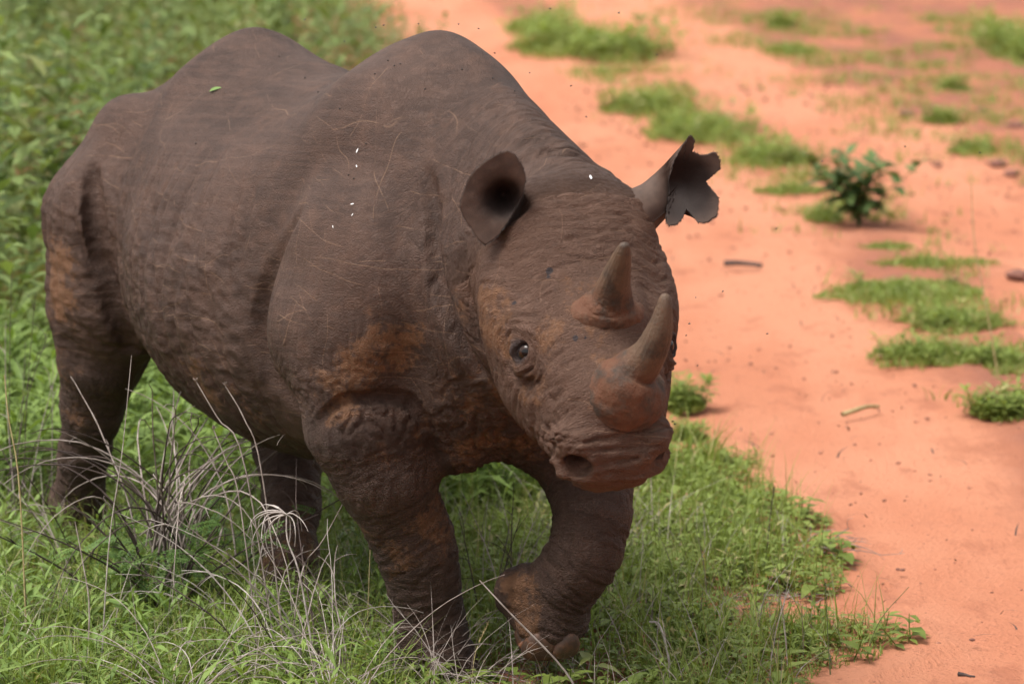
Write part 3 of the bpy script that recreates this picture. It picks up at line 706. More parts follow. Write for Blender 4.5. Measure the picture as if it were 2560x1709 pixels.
# edge of the vegetation along the left wheel track, from near to far
EDGE = np.array([at(*p)[:2] for p in [(1900, 1700), (1880, 1560), (2050, 1500), (2110, 1470), (2060, 1430), (1900, 1425), (1700, 1418), (1690, 1395), (1930, 1370), (1945, 1320), (1900, 1230), (1850, 1185), (1800, 1130), (1740, 1095), (1640, 1045), (1560, 1035), (1500, 1000), (1440, 850), (1380, 620), (1300, 400), (1180, 260), (1080, 160), (960, 80), (895, 10), (860, -40)]])
EDGE = np.vstack([[EDGE[0][0] + 0.2, 7.0], EDGE, EDGE[-1] + [-1.5, 9.0], EDGE[-1] + [-9.0, 60.0]])
def inside_green(P):
    """signed 'how far left of the edge' in metres for points (n,2): positive inside the vegetation"""
    P = np.asarray(P, float)[:, :2]; poly = np.vstack([EDGE, [-80, EDGE[-1][1]], [-80, 7.0]])
    ins = np.zeros(len(P), bool); x, y = P[:, 0], P[:, 1]
    j = len(poly) - 1
    for i in range(len(poly)):
        xi, yi = poly[i]; xj, yj = poly[j]
        ins ^= ((yi > y) != (yj > y)) & (x < (xj - xi) * (y - yi) / (yj - yi + 1e-12) + xi); j = i
    d = np.full(len(P), 1e9)
    for a, b in zip(EDGE[:-1], EDGE[1:]):
        v = b - a; t = np.clip(((P - a) @ v) / (v @ v + 1e-12), 0, 1)
        d = np.minimum(d, np.linalg.norm(P - a - t[:, None] * v, axis=1))
    return np.where(ins, d, -d)
def ground_z(x, y):
    x = np.asarray(x, float); y = np.asarray(y, float)
    P = np.stack([x.ravel() * 0.7, y.ravel() * 0.7, np.zeros(x.size)], 1)
    Q = np.stack([x.ravel() * 3.1, y.ravel() * 3.1, np.full(x.size, 3.3)], 1)
    return (0.020 * noise3(P) + 0.006 * noise3(Q)).reshape(x.shape) * np.clip((np.abs(y - 10) + np.abs(x)) / 2.0, 0.25, 1)

RUTS = [np.array([at(*p)[:2] for p in pl]) for pl in (
    [(2420, 1700), (2230, 1500), (2020, 1250), (1880, 1050), (1800, 900), (1740, 720), (1660, 540), (1540, 400), (1400, 270), (1240, 160), (1080, 70), (940, 0), (860, -30)],
    [(2700, 780), (2420, 560), (2200, 440), (2000, 320), (1820, 225), (1640, 150), (1440, 20), (1380, -20)])]
def rut_dist(P):
    d = np.full(len(P), 1e9)
    for R in RUTS:
        for a, b in zip(R[:-1], R[1:]):
            v = b - a; t = np.clip(((P - a) @ v) / (v @ v + 1e-12), 0, 1); d = np.minimum(d, np.linalg.norm(P - a - t[:, None] * v, axis=1))
    return d
def build_ground():
    def axis(a, b, fine0, fine1, st, coarse):
        return np.unique(np.concatenate([np.linspace(a, fine0, coarse), np.arange(fine0, fine1, st), np.linspace(fine1, b, coarse)]))
    xs = axis(-400, 400, -2.5, 4.5, 0.035, 40)
    yf = [8.8]
    while yf[-1] < 40: yf.append(yf[-1] + 0.045 * (yf[-1] / 10) ** 1.6)
    ys = np.unique(np.concatenate([np.linspace(-100, 8.75, 30), yf, np.linspace(41, 700, 50)]))
    X, Y = np.meshgrid(xs, ys, indexing='ij'); Z = ground_z(X, Y); fl = np.stack([X.ravel(), Y.ravel()], 1)
    rd = rut_dist(fl) + 0.22 * noise3(np.stack([X.ravel() * 1.6, Y.ravel() * 0.8, X.ravel() * 0], 1)); rut = (1 - sstep(rd, 0.15, 0.85)).reshape(X.shape)
    fine = (X > -2.5) & (X < 4.5) & (Y > 8.8) & (Y < 40)
    crumb = 0.007 * noise3(np.stack([X.ravel() * 7, Y.ravel() * 7, X.ravel() * 0], 1)).reshape(X.shape) + 0.006 * noise3(np.stack([X.ravel() * 15, Y.ravel() * 15, X.ravel() * 0 + 5], 1)).reshape(X.shape)
    Z += np.where(fine, (1 - 0.75 * rut) * crumb - 0.022 * rut * (inside_green(fl).reshape(X.shape) < -0.1), 0)
    V = np.stack([X, Y, Z], -1).reshape(-1, 3); nx, ny = X.shape
    I = np.arange(nx * ny).reshape(nx, ny)
    Q = np.stack([I[:-1, :-1], I[1:, :-1], I[1:, 1:], I[:-1, 1:]], -1).reshape(-1, 4)
    me = smooth(mesh_from('ground', V, Q)); fattr(me, 'rut', rut.ravel())
    m = Mat('red_soil'); co = m.coord()
    flat = m.map(co, (1, 1, 0))
    big = m.noise(m.map(flat, (1.0, 0.32, 1)), 1.2, 4, 0.6); mid = m.noise(m.map(flat, (1, 0.42, 1)), 4.5, 5, 0.65); sm = m.noise(flat, 40, 4, 0.7); gr = m.noise(flat, 260, 3, 0.7)
    rut = m.attr('rut')
    c = m.mix(m.ramp(big, 0.40, 0.62), (0.450, 0.172, 0.096), (0.350, 0.134, 0.084))
    c = m.mix(m.ramp(mid, 0.46, 0.62, 0, 0.85), c, (0.255, 0.104, 0.074))
    cw = m.mix(m.ramp(big, 0.40, 0.62), (0.620, 0.265, 0.155), (0.550, 0.212, 0.118))
    cw = m.mix(m.ramp(mid, 0.53, 0.68, 0, 0.7), cw, (0.410, 0.148, 0.084))
    c = m.mix(m.ramp(m.math('ADD', rut, m.math('MULTIPLY', m.math('SUBTRACT', mid, 0.5), 2.2)), 0.10, 0.75), c, cw)
    c = m.mix(m.ramp(sm, 0.55, 0.75, 0, 0.55), c, (0.20, 0.082, 0.058))
    c = m.mix(m.ramp(gr, 0.55, 0.8, 0, 0.5), c, (0.60, 0.27, 0.165))
    h = m.math('ADD', m.math('MULTIPLY', sm, 1.0), m.math('ADD', m.math('MULTIPLY', gr, 0.5), m.math('MULTIPLY', m.ramp(m.vor(flat, 55, 'F1'), 0.1, 0.5, 1, 0), 0.25)))
    m.set(c, 0.95, m.bump(h, 0.9, 0.02), 0.15)
    g = obj('ground', me, m.m); tag(g, 'bare red sandy ground with a worn two-wheel track', kind='structure')
    return g
ground = build_ground()
# ------------------------------------------------------------------ vegetation
def leaf_material(name, dark, light, trans=0.35, attr=True, rough=0.55, yellow=None):
    m = Mat(name); co = m.coord()
    if attr: rn = m.attr('rnd'); hh = m.attr('hgt')
    else:
        rn = m.n('ShaderNodeObjectInfo').outputs['Random']; hh = None
    c = m.mix(m.ramp(rn, 0.0, 1.0, smooth=False), dark, light)
    if yellow: c = m.mix(m.ramp(rn, 0.90, 0.95), c, yellow)
    c = m.mix(m.ramp(m.noise(co, 35, 2), 0.4, 0.7, 0, 0.35), c, light)
    m.set(c, rough, None, 0.35)
    t = m.n('ShaderNodeBsdfTranslucent'); m.l(m.mix(1.0, c, (1.0, 1.0, 0.55), 'MULTIPLY'), t.inputs[0])
    mx = m.n('ShaderNodeMixShader'); mx.inputs[0].default_value = trans
    m.l(m.b.outputs[0], mx.inputs[1]); m.l(t.outputs[0], mx.inputs[2]); m.l(mx.outputs[0], m.out.inputs[0])
    return m.m
M_GRASS = leaf_material('grass_blades', (0.130, 0.180, 0.030), (0.270, 0.340, 0.080), 0.4, yellow=(0.40, 0.34, 0.16))
M_HERB = leaf_material('herb_leaves', (0.095, 0.155, 0.030), (0.225, 0.315, 0.075), 0.35)
M_HERBO = leaf_material('herb_leaf', (0.095, 0.160, 0.034), (0.215, 0.310, 0.080), 0.35, attr=False)
M_FAR = leaf_material('far_herb_leaves', (0.070, 0.120, 0.030), (0.235, 0.300, 0.095), 0.35, yellow=(0.24, 0.24, 0.10))
M_BUSH = leaf_material('bush_leaves', (0.030, 0.075, 0.018), (0.080, 0.150, 0.035), 0.3, yellow=(0.22, 0.13, 0.04))
M_SHRUB = leaf_material('shrub_leaf', (0.055, 0.100, 0.028), (0.115, 0.175, 0.052), 0.3, attr=False)
def plain(name, a, b, rough=0.8, sc=60):
    m = Mat(name); co = m.coord(); m.set(m.mix(m.ramp(m.noise(co, sc, 3, 0.6), 0.3, 0.7), a, b), rough, None, 0.25); return m.m
M_STEM = plain('green_stem', (0.070, 0.110, 0.035), (0.110, 0.120, 0.050))
M_DRY = plain('dry_twig', (0.190, 0.150, 0.130), (0.360, 0.305, 0.275), sc=30)
M_PALE = plain('bleached_twig', (0.220, 0.185, 0.165), (0.430, 0.380, 0.350), sc=30)
M_DARK = plain('dark_twig', (0.035, 0.024, 0.022), (0.085, 0.060, 0.052), sc=30)
M_STRAW = plain('straw', (0.260, 0.200, 0.090), (0.400, 0.330, 0.170))

def blades(pos, hgt, wid, r, lean=(0.1, 0.6), seg=3):
    """pos (n,3); returns V, [quads, tris], attrs"""
    n = len(pos); a = r.uniform(0, 2 * math.pi, n); ln = r.uniform(lean[0], lean[1], n); b = a + math.pi / 2 + r.normal(0, 0.5, n)
    d = np.stack([np.cos(a), np.sin(a), np.zeros(n)], 1); sd = np.stack([np.cos(b), np.sin(b), np.zeros(n)], 1)
    V = []
    for i in range(seg + 1):
        f = i / seg
        c = pos + d * (hgt * ln * f ** 1.8)[:, None] + np.array([0, 0, 1.0]) * (hgt * (f - 0.30 * ln * f * f))[:, None]
        w = wid * (1 - f ** 1.6) * 0.5
        if i < seg: V += [c - sd * w[:, None], c + sd * w[:, None]]
        else: V += [c]
    V = np.stack(V, 1); m = 2 * seg + 1; off = (np.arange(n) * m)[:, None]
    Q = np.concatenate([off + np.array([2 * i, 2 * i + 1, 2 * i + 3, 2 * i + 2]) for i in range(seg - 1)])
    T = off + np.array([2 * seg - 2, 2 * seg - 1, 2 * seg])
    h = np.tile(np.repeat(np.linspace(0, 1, seg + 1), 2)[:m], n)
    return V.reshape(-1, 3), [Q, T], np.repeat(r.uniform(0, 1, n), m), h
def veg_mesh(name, parts):
    """join (V, faces(list of arrays), rnd, h) tuples"""
    Vs, Fs, R, Hh, o = [], {}, [], [], 0
    for V, F_, rn, h in parts:
        Vs.append(V); R.append(rn); Hh.append(h)
        for f in F_:
            if len(f): Fs.setdefault(f.shape[1], []).append(f + o)
        o += len(V)
    me = mesh_from(name, np.concatenate(Vs), [np.concatenate(v) for v in Fs.values()])
    fattr(me, 'rnd', np.concatenate(R)); fattr(me, 'hgt', np.concatenate(Hh)); smooth(me)
    return me
def leaf_geo(L, W, rows=4, fold=0.25, droop=0.5, tip=1.0, wpos=0.4):
    """one leaf along +X, blade up; (V, quads)"""
    V = []
    for i in range(rows + 1):
        f = i / rows
        w = W * 0.5 * (np.sin(math.pi * min(1, f ** (math.log(0.5) / math.log(wpos)))) ** 0.9 if 0 < f < 1 else 0.04)
        x = L * (f - 0.12 * droop * f * f); z = -L * droop * 0.5 * f * f
        V += [(x, -w, z + w * fold), (x, 0, z), (x, w, z + w * fold)]
    Q = []
    for i in range(rows):
        for k in (0, 1): Q.append([3 * i + k, 3 * i + 3 + k, 3 * i + 4 + k, 3 * i + 1 + k])
    return np.array(V), np.array(Q)
def rotz(a): c, s = np.cos(a), np.sin(a); return np.array([[c, -s, 0], [s, c, 0], [0, 0, 1.0]])
def roty(a): c, s = np.cos(a), np.sin(a); return np.array([[c, 0, s], [0, 1, 0], [-s, 0, c]])
def tube_geo(pts, r0, r1, n=5):
    pts = np.array(pts, float); m = len(pts); V = []
    up = np.array([0.31, 0.17, 0.93])
    for i in range(m):
        t = pts[min(i + 1, m - 1)] - pts[max(i - 1, 0)]; t = t / (np.linalg.norm(t) + 1e-9)
        e1 = np.cross(t, up); nn = np.linalg.norm(e1)
        e1 = np.cross(t, [1.0, 0, 0]) if nn < 0.1 else e1; e1 /= np.linalg.norm(e1); e2 = np.cross(t, e1)
        r = r0 + (r1 - r0) * i / (m - 1)
        for k in range(n):
            a = 2 * math.pi * k / n; V.append(pts[i] + r * (math.cos(a) * e1 + math.sin(a) * e2))
    Q = [[i * n + k, i * n + (k + 1) % n, (i + 1) * n + (k + 1) % n, (i + 1) * n + k] for i in range(m - 1) for k in range(n)]
    return np.array(V), np.array(Q)
def merge(lst):
    Vs, Qs, o = [], [], 0
    for V, Q in lst: Vs.append(V); Qs.append(np.asarray(Q) + o); o += len(V)
    return np.concatenate(Vs), np.concatenate(Qs)
def herb_template(r, H, nl, L, W, rows=3, up=(0.2, 0.9), droop=0.6):
    """stem with leaves spiralling up; returns V, Q, hgt"""
    g = []; bend = r.normal(0, 0.12, 2) * H
    P = lambda f: np.array([bend[0] * f * f, bend[1] * f * f, H * f])
    g.append(tube_geo([P(0), P(0.5), P(1)], 0.0022, 0.0010, 3)); a = r.uniform(0, 6.28)
    for i in range(nl):
        f = 0.12 + 0.88 * (i + 0.5) / nl; a += 2.4 + r.normal(0, 0.3); s = (0.65 + 0.5 * math.sin(math.pi * f)) * r.uniform(0.8, 1.15)
        V, Q = leaf_geo(L * s, W * s, rows, droop=droop * r.uniform(0.5, 1.4)); el = r.uniform(*up) * (0.6 + 0.6 * f)
        g.append((V @ roty(-el).T @ rotz(a).T + P(f), Q))
    V, Q = merge(g)
    return V, Q, np.clip(V[:, 2] / H, 0, 1)
def scatter(templates, pos, scl, r, tilt=0.12):
    """copies of templates (V,Q,h) at pos; one tuple for veg_mesh per template"""
    n = len(pos); which = r.integers(0, len(templates), n); out = []
    for k, (V, Q, h) in enumerate(templates):
        i = np.nonzero(which == k)[0]
        if not len(i): continue
        a = r.uniform(0, 6.28, len(i)); c, s = np.cos(a), np.sin(a); tx, ty = r.normal(0, tilt, len(i)), r.normal(0, tilt, len(i))
        W = V[None] * scl[i][:, None, None]
        x = W[..., 0] * c[:, None] - W[..., 1] * s[:, None] + W[..., 2] * tx[:, None]
        y = W[..., 0] * s[:, None] + W[..., 1] * c[:, None] + W[..., 2] * ty[:, None]
        VV = np.stack([x, y, W[..., 2]], -1) + pos[i][:, None]
        QQ = (np.arange(len(i)) * len(V))[:, None, None] + Q[None]
        out.append((VV.reshape(-1, 3), [QQ.reshape(-1, 4)], np.repeat(r.uniform(0, 1, len(i)), len(V)), np.tile(h, len(i))))
    return out
def pts_in(x0, x1, y0, y1, n, r, cond=None):
    P = np.stack([r.uniform(x0, x1, n), r.uniform(y0, y1, n)], 1)
    if cond is not None: P = P[cond(P)]
    return np.hstack([P, ground_z(P[:, 0], P[:, 1])[:, None] - 0.004])
def clump(P, sc, off=0.0):
    return noise3(np.stack([P[:, 0] * sc + off, P[:, 1] * sc, np.full(len(P), off)], 1))
FEET = np.array([[RH_LOC[0] + fx * math.cos(PHI) + fy * math.sin(PHI), RH_LOC[1] - fx * math.sin(PHI) + fy * math.cos(PHI)] for fx, fy in ((-1.84, -0.28), (-0.78, -0.08), (0.125, -0.10))])
def off_feet(P, d=0.10):
    return np.min(np.linalg.norm(P[:, None, :2] - FEET[None], axis=2), axis=1) > d

# ---- turf: short grass on the verge and under the animal
r = np.random.default_rng(11)
def turf():
    parts = []
    # near and middle ground, fine blades
    P = pts_in(-1.75, 1.35, 9.35, 12.6, 46000, r, lambda p: (inside_green(p) > 0.02 + 0.05 * clump(p, 6)) & off_feet(p, 0.09))
    c = clump(P, 3.0); e = np.clip(inside_green(P) / 0.25, 0.35, 1)
    keep = r.uniform(0, 1, len(P)) < 0.55 + 0.7 * c; P, c, e = P[keep], c[keep], e[keep]
    left = sstep(-P[:, 0], 0.2, 0.9)
    h = r.uniform(0.05, 0.12, len(P)) * (1 + 0.5 * c) * e * (1 + 0.5 * left)
    h *= 1 - 0.72 * (1 - sstep(np.hypot(P[:, 0] - 0.06, (P[:, 1] - 9.55) * 0.9), 0.20, 0.38))
    parts.append(blades(P, h, r.uniform(0.003, 0.006, len(P)), r, (0.2, 1.0)))
    # long thin blades
    P = pts_in(-1.75, 1.0, 9.35, 12.6, 5200, r, lambda p: (inside_green(p) > 0.06) & off_feet(p) & (np.hypot(p[:, 0] - 0.06, (p[:, 1] - 9.55) * 0.9) > 0.32))
    parts.append(blades(P, r.uniform(0.14, 0.28, len(P)), r.uniform(0.002, 0.004, len(P)), r, (0.1, 0.7), 4))
    # broad leaved bits in the turf
    T = [herb_template(np.random.default_rng(50 + k), 0.07, 7, 0.035, 0.011, 2, (0.2, 0.8)) for k in range(4)]
    P = pts_in(-1.2, 1.25, 9.35, 12.8, 5200, r, lambda p: (inside_green(p) > 0.015) & off_feet(p))
    parts += scatter(T, P, r.uniform(0.6, 1.5, len(P)) * np.clip(inside_green(P) / 0.2, 0.5, 1) * (1 - 0.6 * (1 - sstep(np.hypot(P[:, 0] - 0.06, P[:, 1] - 9.55), 0.2, 0.38))), r, 0.3)
    T = [herb_template(np.random.default_rng(55 + k), 0.05, 6, 0.045, 0.022, 3, (0.0, 0.5)) for k in range(4)]
    P = pts_in(-1.7, 1.25, 9.35, 12.8, 1500, r, lambda p: (inside_green(p) > 0.0) & off_feet(p))
    parts += scatter(T, P, r.uniform(0.6, 1.6, len(P)), r, 0.3)
    # beyond: coarser
    P = pts_in(-4.0, 1.2, 12.4, 20, 26000, r, lambda p: inside_green(p) > 0.05)
    parts.append(blades(P, r.uniform(0.08, 0.22, len(P)), r.uniform(0.006, 0.011, len(P)), r, (0.2, 0.9)))
    # the verge outside the picture, to the left and towards the viewer
    P = pts_in(-5.0, 1.6, 7.0, 13.0, 17000, r, lambda p: (inside_green(p) > 0.03) & ((p[:, 0] < -1.7) | (p[:, 1] < 9.38)))
    parts.append(blades(P, r.uniform(0.07, 0.18, len(P)), r.uniform(0.006, 0.011, len(P)), r, (0.2, 1.0)))
    # thin grass beyond the far wheel rut
    P = pts_in(3.0, 14, 12, 44, 16000, r, lambda p: (p[:, 0] > 0.125 * p[:, 1] + 0.9) & (clump(p, 0.5, 4) > 0.05))
    parts.append(blades(P, r.uniform(0.06, 0.16, len(P)), r.uniform(0.008, 0.016, len(P)), r, (0.3, 1.1)))
    me = veg_mesh('turf', parts)
    o = obj('grass', me, M_GRASS); tag(o, 'green grass and low weeds covering the verge around the animal', 'grass', kind='stuff')
turf()
# ---- undergrowth: low herbs among the grass at the near left, tall herbs behind
def undergrowth():
    parts = []
    T = [herb_template(np.random.default_rng(70 + k), 0.20, 13, 0.085, 0.014, 3, (0.3, 0.9)) for k in range(6)]
    P = pts_in(-1.75, -0.20, 9.30, 11.9, 1100, r, lambda p: off_feet(p, 0.13) & (np.hypot((p[:, 0] + 0.90) / 1.3, (p[:, 1] - 10.28)) > 0.16) & (r.uniform(0, 1, len(p)) < 0.45 + 0.8 * clump(p, 2.0, 3) + 0.35 * sstep(-p[:, 0], 0.4, 1.0)))
    parts += scatter(T, P, r.uniform(0.4, 0.9, len(P)), r, 0.25)
    T = [herb_template(np.random.default_rng(70 + k), 0.20, 12, 0.088, 0.016, 2, (0.3, 0.9)) for k in range(6)]
    P = pts_in(-3.0, 0.3, 11.6, 14.5, 1400, r, lambda p: off_feet(p, 0.2))
    parts += scatter(T, P, r.uniform(0.8, 1.8, len(P)), r, 0.2)
    P = pts_in(-4.5, -0.3, 7.2, 13.5, 1200, r, lambda p: (p[:, 0] < -1.7) | (p[:, 1] < 9.28))
    parts += scatter(T, P, r.uniform(0.5, 1.2, len(P)), r, 0.25)
    me = veg_mesh('low_herbs', parts); tag(obj('undergrowth', me, M_HERB), 'low leafy herbs filling the grass at the near left', 'undergrowth', kind='stuff')
    parts = []
    T = [herb_template(np.random.default_rng(90 + k), 0.64, 23, 0.104, 0.038, 2, (0.1, 0.9)) for k in range(6)]
    P = pts_in(-7.5, 0.9, 13.6, 44, 9400, r, lambda p: (inside_green(p) > 0.25) & (r.uniform(0, 1, len(p)) < 0.62 + 0.9 * clump(p, 0.55, 5)) & (p[:, 0] > -0.165 * p[:, 1] - 0.5))
    s = r.uniform(0.55, 1.25, len(P)) * (1 + 0.75 * clump(P, 0.6, 8)) * np.clip(inside_green(P) / 0.8, 0.45, 1) * np.where(P[:, 0] < -0.07 * P[:, 1] - 0.2, 1.2, 1.0)
    parts += scatter(T, P, s, r, 0.15)
    P = pts_in(-14, -1.5, 11.5, 46, 3000, r, lambda p: p[:, 0] < -0.165 * p[:, 1] - 0.5)
    parts += scatter([herb_template(np.random.default_rng(190 + k), 0.62, 10, 0.17, 0.07, 2, (0.1, 0.9)) for k in range(4)], P, r.uniform(0.6, 1.3, len(P)), r, 0.15)
    me = veg_mesh('tall_herbs', parts); tag(obj('undergrowth', me, M_FAR), 'dense mass of tall green herbs beyond the animal at the upper left', 'undergrowth', kind='stuff')
undergrowth()
def dry_grass():
    parts = []
    P = pts_in(-1.75, 0.85, 9.35, 11.6, 2600, r, lambda p: (inside_green(p) > 0.05) & off_feet(p, 0.05) & (r.uniform(0, 1, len(p)) < 0.5 + 1.2 * clump(p, 1.8, 9)))
    parts.append(blades(P, r.uniform(0.10, 0.34, len(P)), r.uniform(0.0018, 0.0035, len(P)), r, (0.2, 1.3), 5))
    tag(obj('dry_grass', veg_mesh('dry_grass', parts), M_DRY), 'scattered thin dry grass stems standing among the green herbs', 'grass', kind='stuff')
dry_grass()
# ---- things among the vegetation
def at3(dx, dy, Y):
    """point on the upright plane y = Y"""
    u = (dx * KD - 1280) / FPX; v = -(dy * KD - 854.5) / FPX; c, s = math.cos(CAM_PITCH), math.sin(CAM_PITCH)
    d = np.array([u, c + v * s, -s + v * c]); t = Y / d[1]
    return np.array([t * d[0], Y, CAM_H + t * d[2]])
def gpos(dx, dy):
    p = at(dx, dy); p[2] = float(ground_z(p[0], p[1])); return p
def tri_mesh(name, geo, mat_smooth=True):
    V, Q = geo; me = mesh_from(name, V, Q); smooth(me); return me

# grass patches on and beside the track
def grass_patch(blobs, label, n, hgt, wid, seed, group='grass patches on the track', herb=0):
    r = np.random.default_rng(seed); B = []
    for cx, cy, w, h in blobs:
        near = at(cx, cy + h * 0.5); far = at(cx, cy - h * 0.5 + hgt * FPX / near[1] / KD * 0.55)
        cen = (near + far) / 2; B.append((cen[0], cen[1], w * 0.5 * KD * cen[1] / FPX, max(0.08, abs(far[1] - near[1]) * 0.5)))
    P = []
    tot = sum(b[2] * b[3] for b in B)
    for (cx, cy, rx, ry) in B:
        m = int(n * rx * ry / tot); a = r.uniform(0, 6.283, m); q = np.sqrt(r.uniform(0, 1, m)) * (1 + 0.35 * noise3(np.stack([np.cos(a) * 2 + seed, np.sin(a) * 2, a * 0], 1)))
        P.append(np.stack([cx + q * rx * np.cos(a), cy + q * ry * np.sin(a), np.clip(1.15 - q, 0.3, 1)], 1))
    P = np.concatenate(P); f = P[:, 2].copy()
    keep = r.uniform(0, 1, len(P)) < 0.70 + 0.9 * clump(P, 5.0, seed); P, f = P[keep], f[keep]
    P[:, 2] = ground_z(P[:, 0], P[:, 1]) - 0.004
    root = P[:, :].mean(0); root[2] = float(ground_z(root[0], root[1]))
    parts = [blades(P - root, r.uniform(0.5, 1.2, len(P)) * hgt * f, r.uniform(0.7, 1.2, len(P)) * wid, r, (0.3, 1.1))]
    if herb:
        T = [herb_template(np.random.default_rng(seed * 7 + k), hgt, 8, hgt * 0.6, hgt * 0.2, 2, (0.2, 0.8)) for k in range(3)]
        i = r.integers(0, len(P), herb); parts += scatter(T, P[i] - root, r.uniform(0.5, 1.1, herb), r, 0.3)
    o = obj('grass_patch', veg_mesh('grass_patch', parts), M_GRASS, loc=root)
    tag(o, label, 'grass', group)
PATCHES = [
    ([(1350, 95, 380, 90), (1240, 50, 170, 70)], 'broad blurred grass clump on the track at the top centre', 2600, 0.22, 0.014, 60),
    ([(1480, 235, 220, 70), (1600, 285, 260, 95), (1770, 350, 230, 65)], 'long strip of grass on the track reaching from the torn ear towards the leafy shrub', 4200, 0.14, 0.010, 80),
    ([(1815, 428, 170, 38)], 'small flat grass tuft just short of the leafy shrub, beside the grass strip', 700, 0.08, 0.007, 0),
    ([(1895, 488, 90, 45)], 'little grass tuft at the foot of the leafy shrub', 400, 0.09, 0.007, 10),
    ([(2040, 556, 130, 30)], 'thin low grass tuft directly below the leafy shrub', 420, 0.05, 0.006, 0),
    ([(2150, 598, 300, 38)], 'narrow grass streak below the leafy shrub, longer than the tuft above it', 1100, 0.05, 0.006, 0),
    ([(2070, 662, 370, 72)], 'wide bright grass cushion on the track between two thinner grass streaks', 3000, 0.08, 0.006, 20),
    ([(2200, 730, 260, 75)], 'grass cushion with darker weeds around the tall seed stalk', 1900, 0.08, 0.006, 40),
    ([(2150, 805, 330, 75), (2310, 820, 120, 90)], 'largest green grass cushion at the right edge of the picture', 3400, 0.09, 0.006, 50),
    ([(2300, 930, 150, 75)], 'lowest grass clump at the right edge above the bare soil', 1300, 0.10, 0.006, 40),
    ([(1560, 905, 120, 80)], 'grass clump on the soil just behind the front horn and cheek', 1000, 0.11, 0.006, 20),
    ([(1575, 985, 110, 45)], 'sparse grass clump beside the upper lip', 550, 0.07, 0.005, 20),
    ([(1625, 1040, 110, 45)], 'small grass clump on red soil right of the muzzle', 600, 0.07, 0.005, 20),
    ([(1820, 105, 140, 46)], 'faint thin grass tuft far up the track, right of the top clump', 600, 0.14, 0.010, 0),
    ([(2320, 100, 140, 150)], 'green weedy clump in the top right corner', 900, 0.20, 0.014, 50),
    ([(2180, 190, 80, 36)], 'sparse tuft below the top right clump', 420, 0.12, 0.010, 14),
    ([(2160, 270, 90, 36)], 'sparse yellowish tuft on the right of the far wheel track', 520, 0.10, 0.009, 16),
    ([(2225, 335, 110, 34)], 'thin scattered grass above the leafy shrub at the right', 620, 0.09, 0.009, 16),
    ([(1790, 48, 60, 34)], 'tiny far tuft near the top edge', 340, 0.16, 0.013, 8),
    ([(2140, 515, 40, 25)], 'tiny lone seedling tuft right of the leafy shrub', 60, 0.06, 0.006, 0),
    ([(1895, 1185, 40, 22)], 'tiny grass seedling on bare soil beside the verge', 60, 0.04, 0.004, 4),
    ([(1700, 1055, 90, 30)], 'creeping weed at the tip of the verge on red soil', 260, 0.05, 0.004, 20),
]
for i, (bl, lab, n, h, w, hb) in enumerate(PATCHES): grass_patch(bl, lab, int(n * 1.5), h * 0.95, w, 300 + i, herb=int(hb * 1.5))

def weeds_on_track():
    r = np.random.default_rng(44); parts = []
    for pl, n, wd in (([(2349, 930), (2250, 830), (2120, 690), (2060, 600), (1960, 500), (1850, 420), (1700, 330), (1520, 240), (1380, 130), (1250, 50)], 2600, 0.30),
                      ([(2560, 420), (2330, 330), (2150, 230), (2000, 150), (1850, 80), (1700, 20)], 2200, 0.9), ([(2500, 200), (2300, 110), (2150, 40)], 1500, 1.3)):
        L = np.array([at(*p)[:2] for p in pl]); seg = np.linalg.norm(np.diff(L, axis=0), axis=1); k = r.choice(len(seg), n, p=seg / seg.sum()); t = r.uniform(0, 1, n)
        P = L[k] * (1 - t)[:, None] + L[k + 1] * t[:, None] + r.normal(0, wd * 0.55, (n, 2))
        P = P[(clump(P, 1.6, 2) > 0.02)]
        P = np.hstack([P, ground_z(P[:, 0], P[:, 1])[:, None] - 0.004]); q = np.repeat(P, 5, 0); q[:, :2] += r.normal(0, 0.03, (len(q), 2))
        parts.append(blades(q, r.uniform(0.03, 0.10, len(q)), r.uniform(0.004, 0.009, len(q)), r, (0.3, 1.2)))
    tag(obj('weeds', veg_mesh('weeds', parts), M_GRASS), 'sparse grass wisps scattered over the bare soil between the wheel ruts', 'weeds', kind='stuff')
weeds_on_track()

# leafy shrub on the track
def leafy_plant(name, base, n_stem, H, nl, L, W, label, cat, seed, mat, spread=0.5, group=None, droop=0.9, wpos=0.42):
    r = np.random.default_rng(seed); root = empty(name, base, r.uniform(0, 6.28)); tag(root, label, cat, group)
    key = (round(L, 3), round(W, 3))
    if key not in LEAFM:
        LEAFM[key] = []
        for k in range(3):
            me = tri_mesh('leaf', leaf_geo(L, W, 6, 0.30, droop * (0.6 + 0.4 * k), wpos=wpos)); me.materials.append(mat); LEAFM[key].append(me)
    for s in range(n_stem):
        az = r.uniform(0, 6.28); sp = spread * r.uniform(0.2, 1.0) * (0.25 if n_stem == 1 else 1); hh = H * r.uniform(0.75, 1.05)
        P = lambda f: np.array([math.cos(az) * sp * hh * f ** 1.3, math.sin(az) * sp * hh * f ** 1.3, hh * f])
        obj('stem', tri_mesh('stem', tube_geo([P(f) for f in np.linspace(0, 1, 5)], 0.0035 * (H / 0.3) ** 0.5, 0.0012, 5)), M_STEM, root)
        a = r.uniform(0, 6.28)
        for i in range(nl):
            f = 0.18 + 0.82 * (i + 0.7) / nl; a += 2.4 + r.normal(0, 0.35)
            o = obj('leaf', LEAFM[key][r.integers(0, 3)], None, root, loc=P(f), rot=(r.normal(0, 0.25), -(0.15 + 0.75 * f) * r.uniform(0.4, 1.2), a), scale=float(r.uniform(0.65, 1.15) * (0.6 + 0.55 * math.sin(math.pi * min(1, f * 0.9)))))
    return root
LEAFM = {}
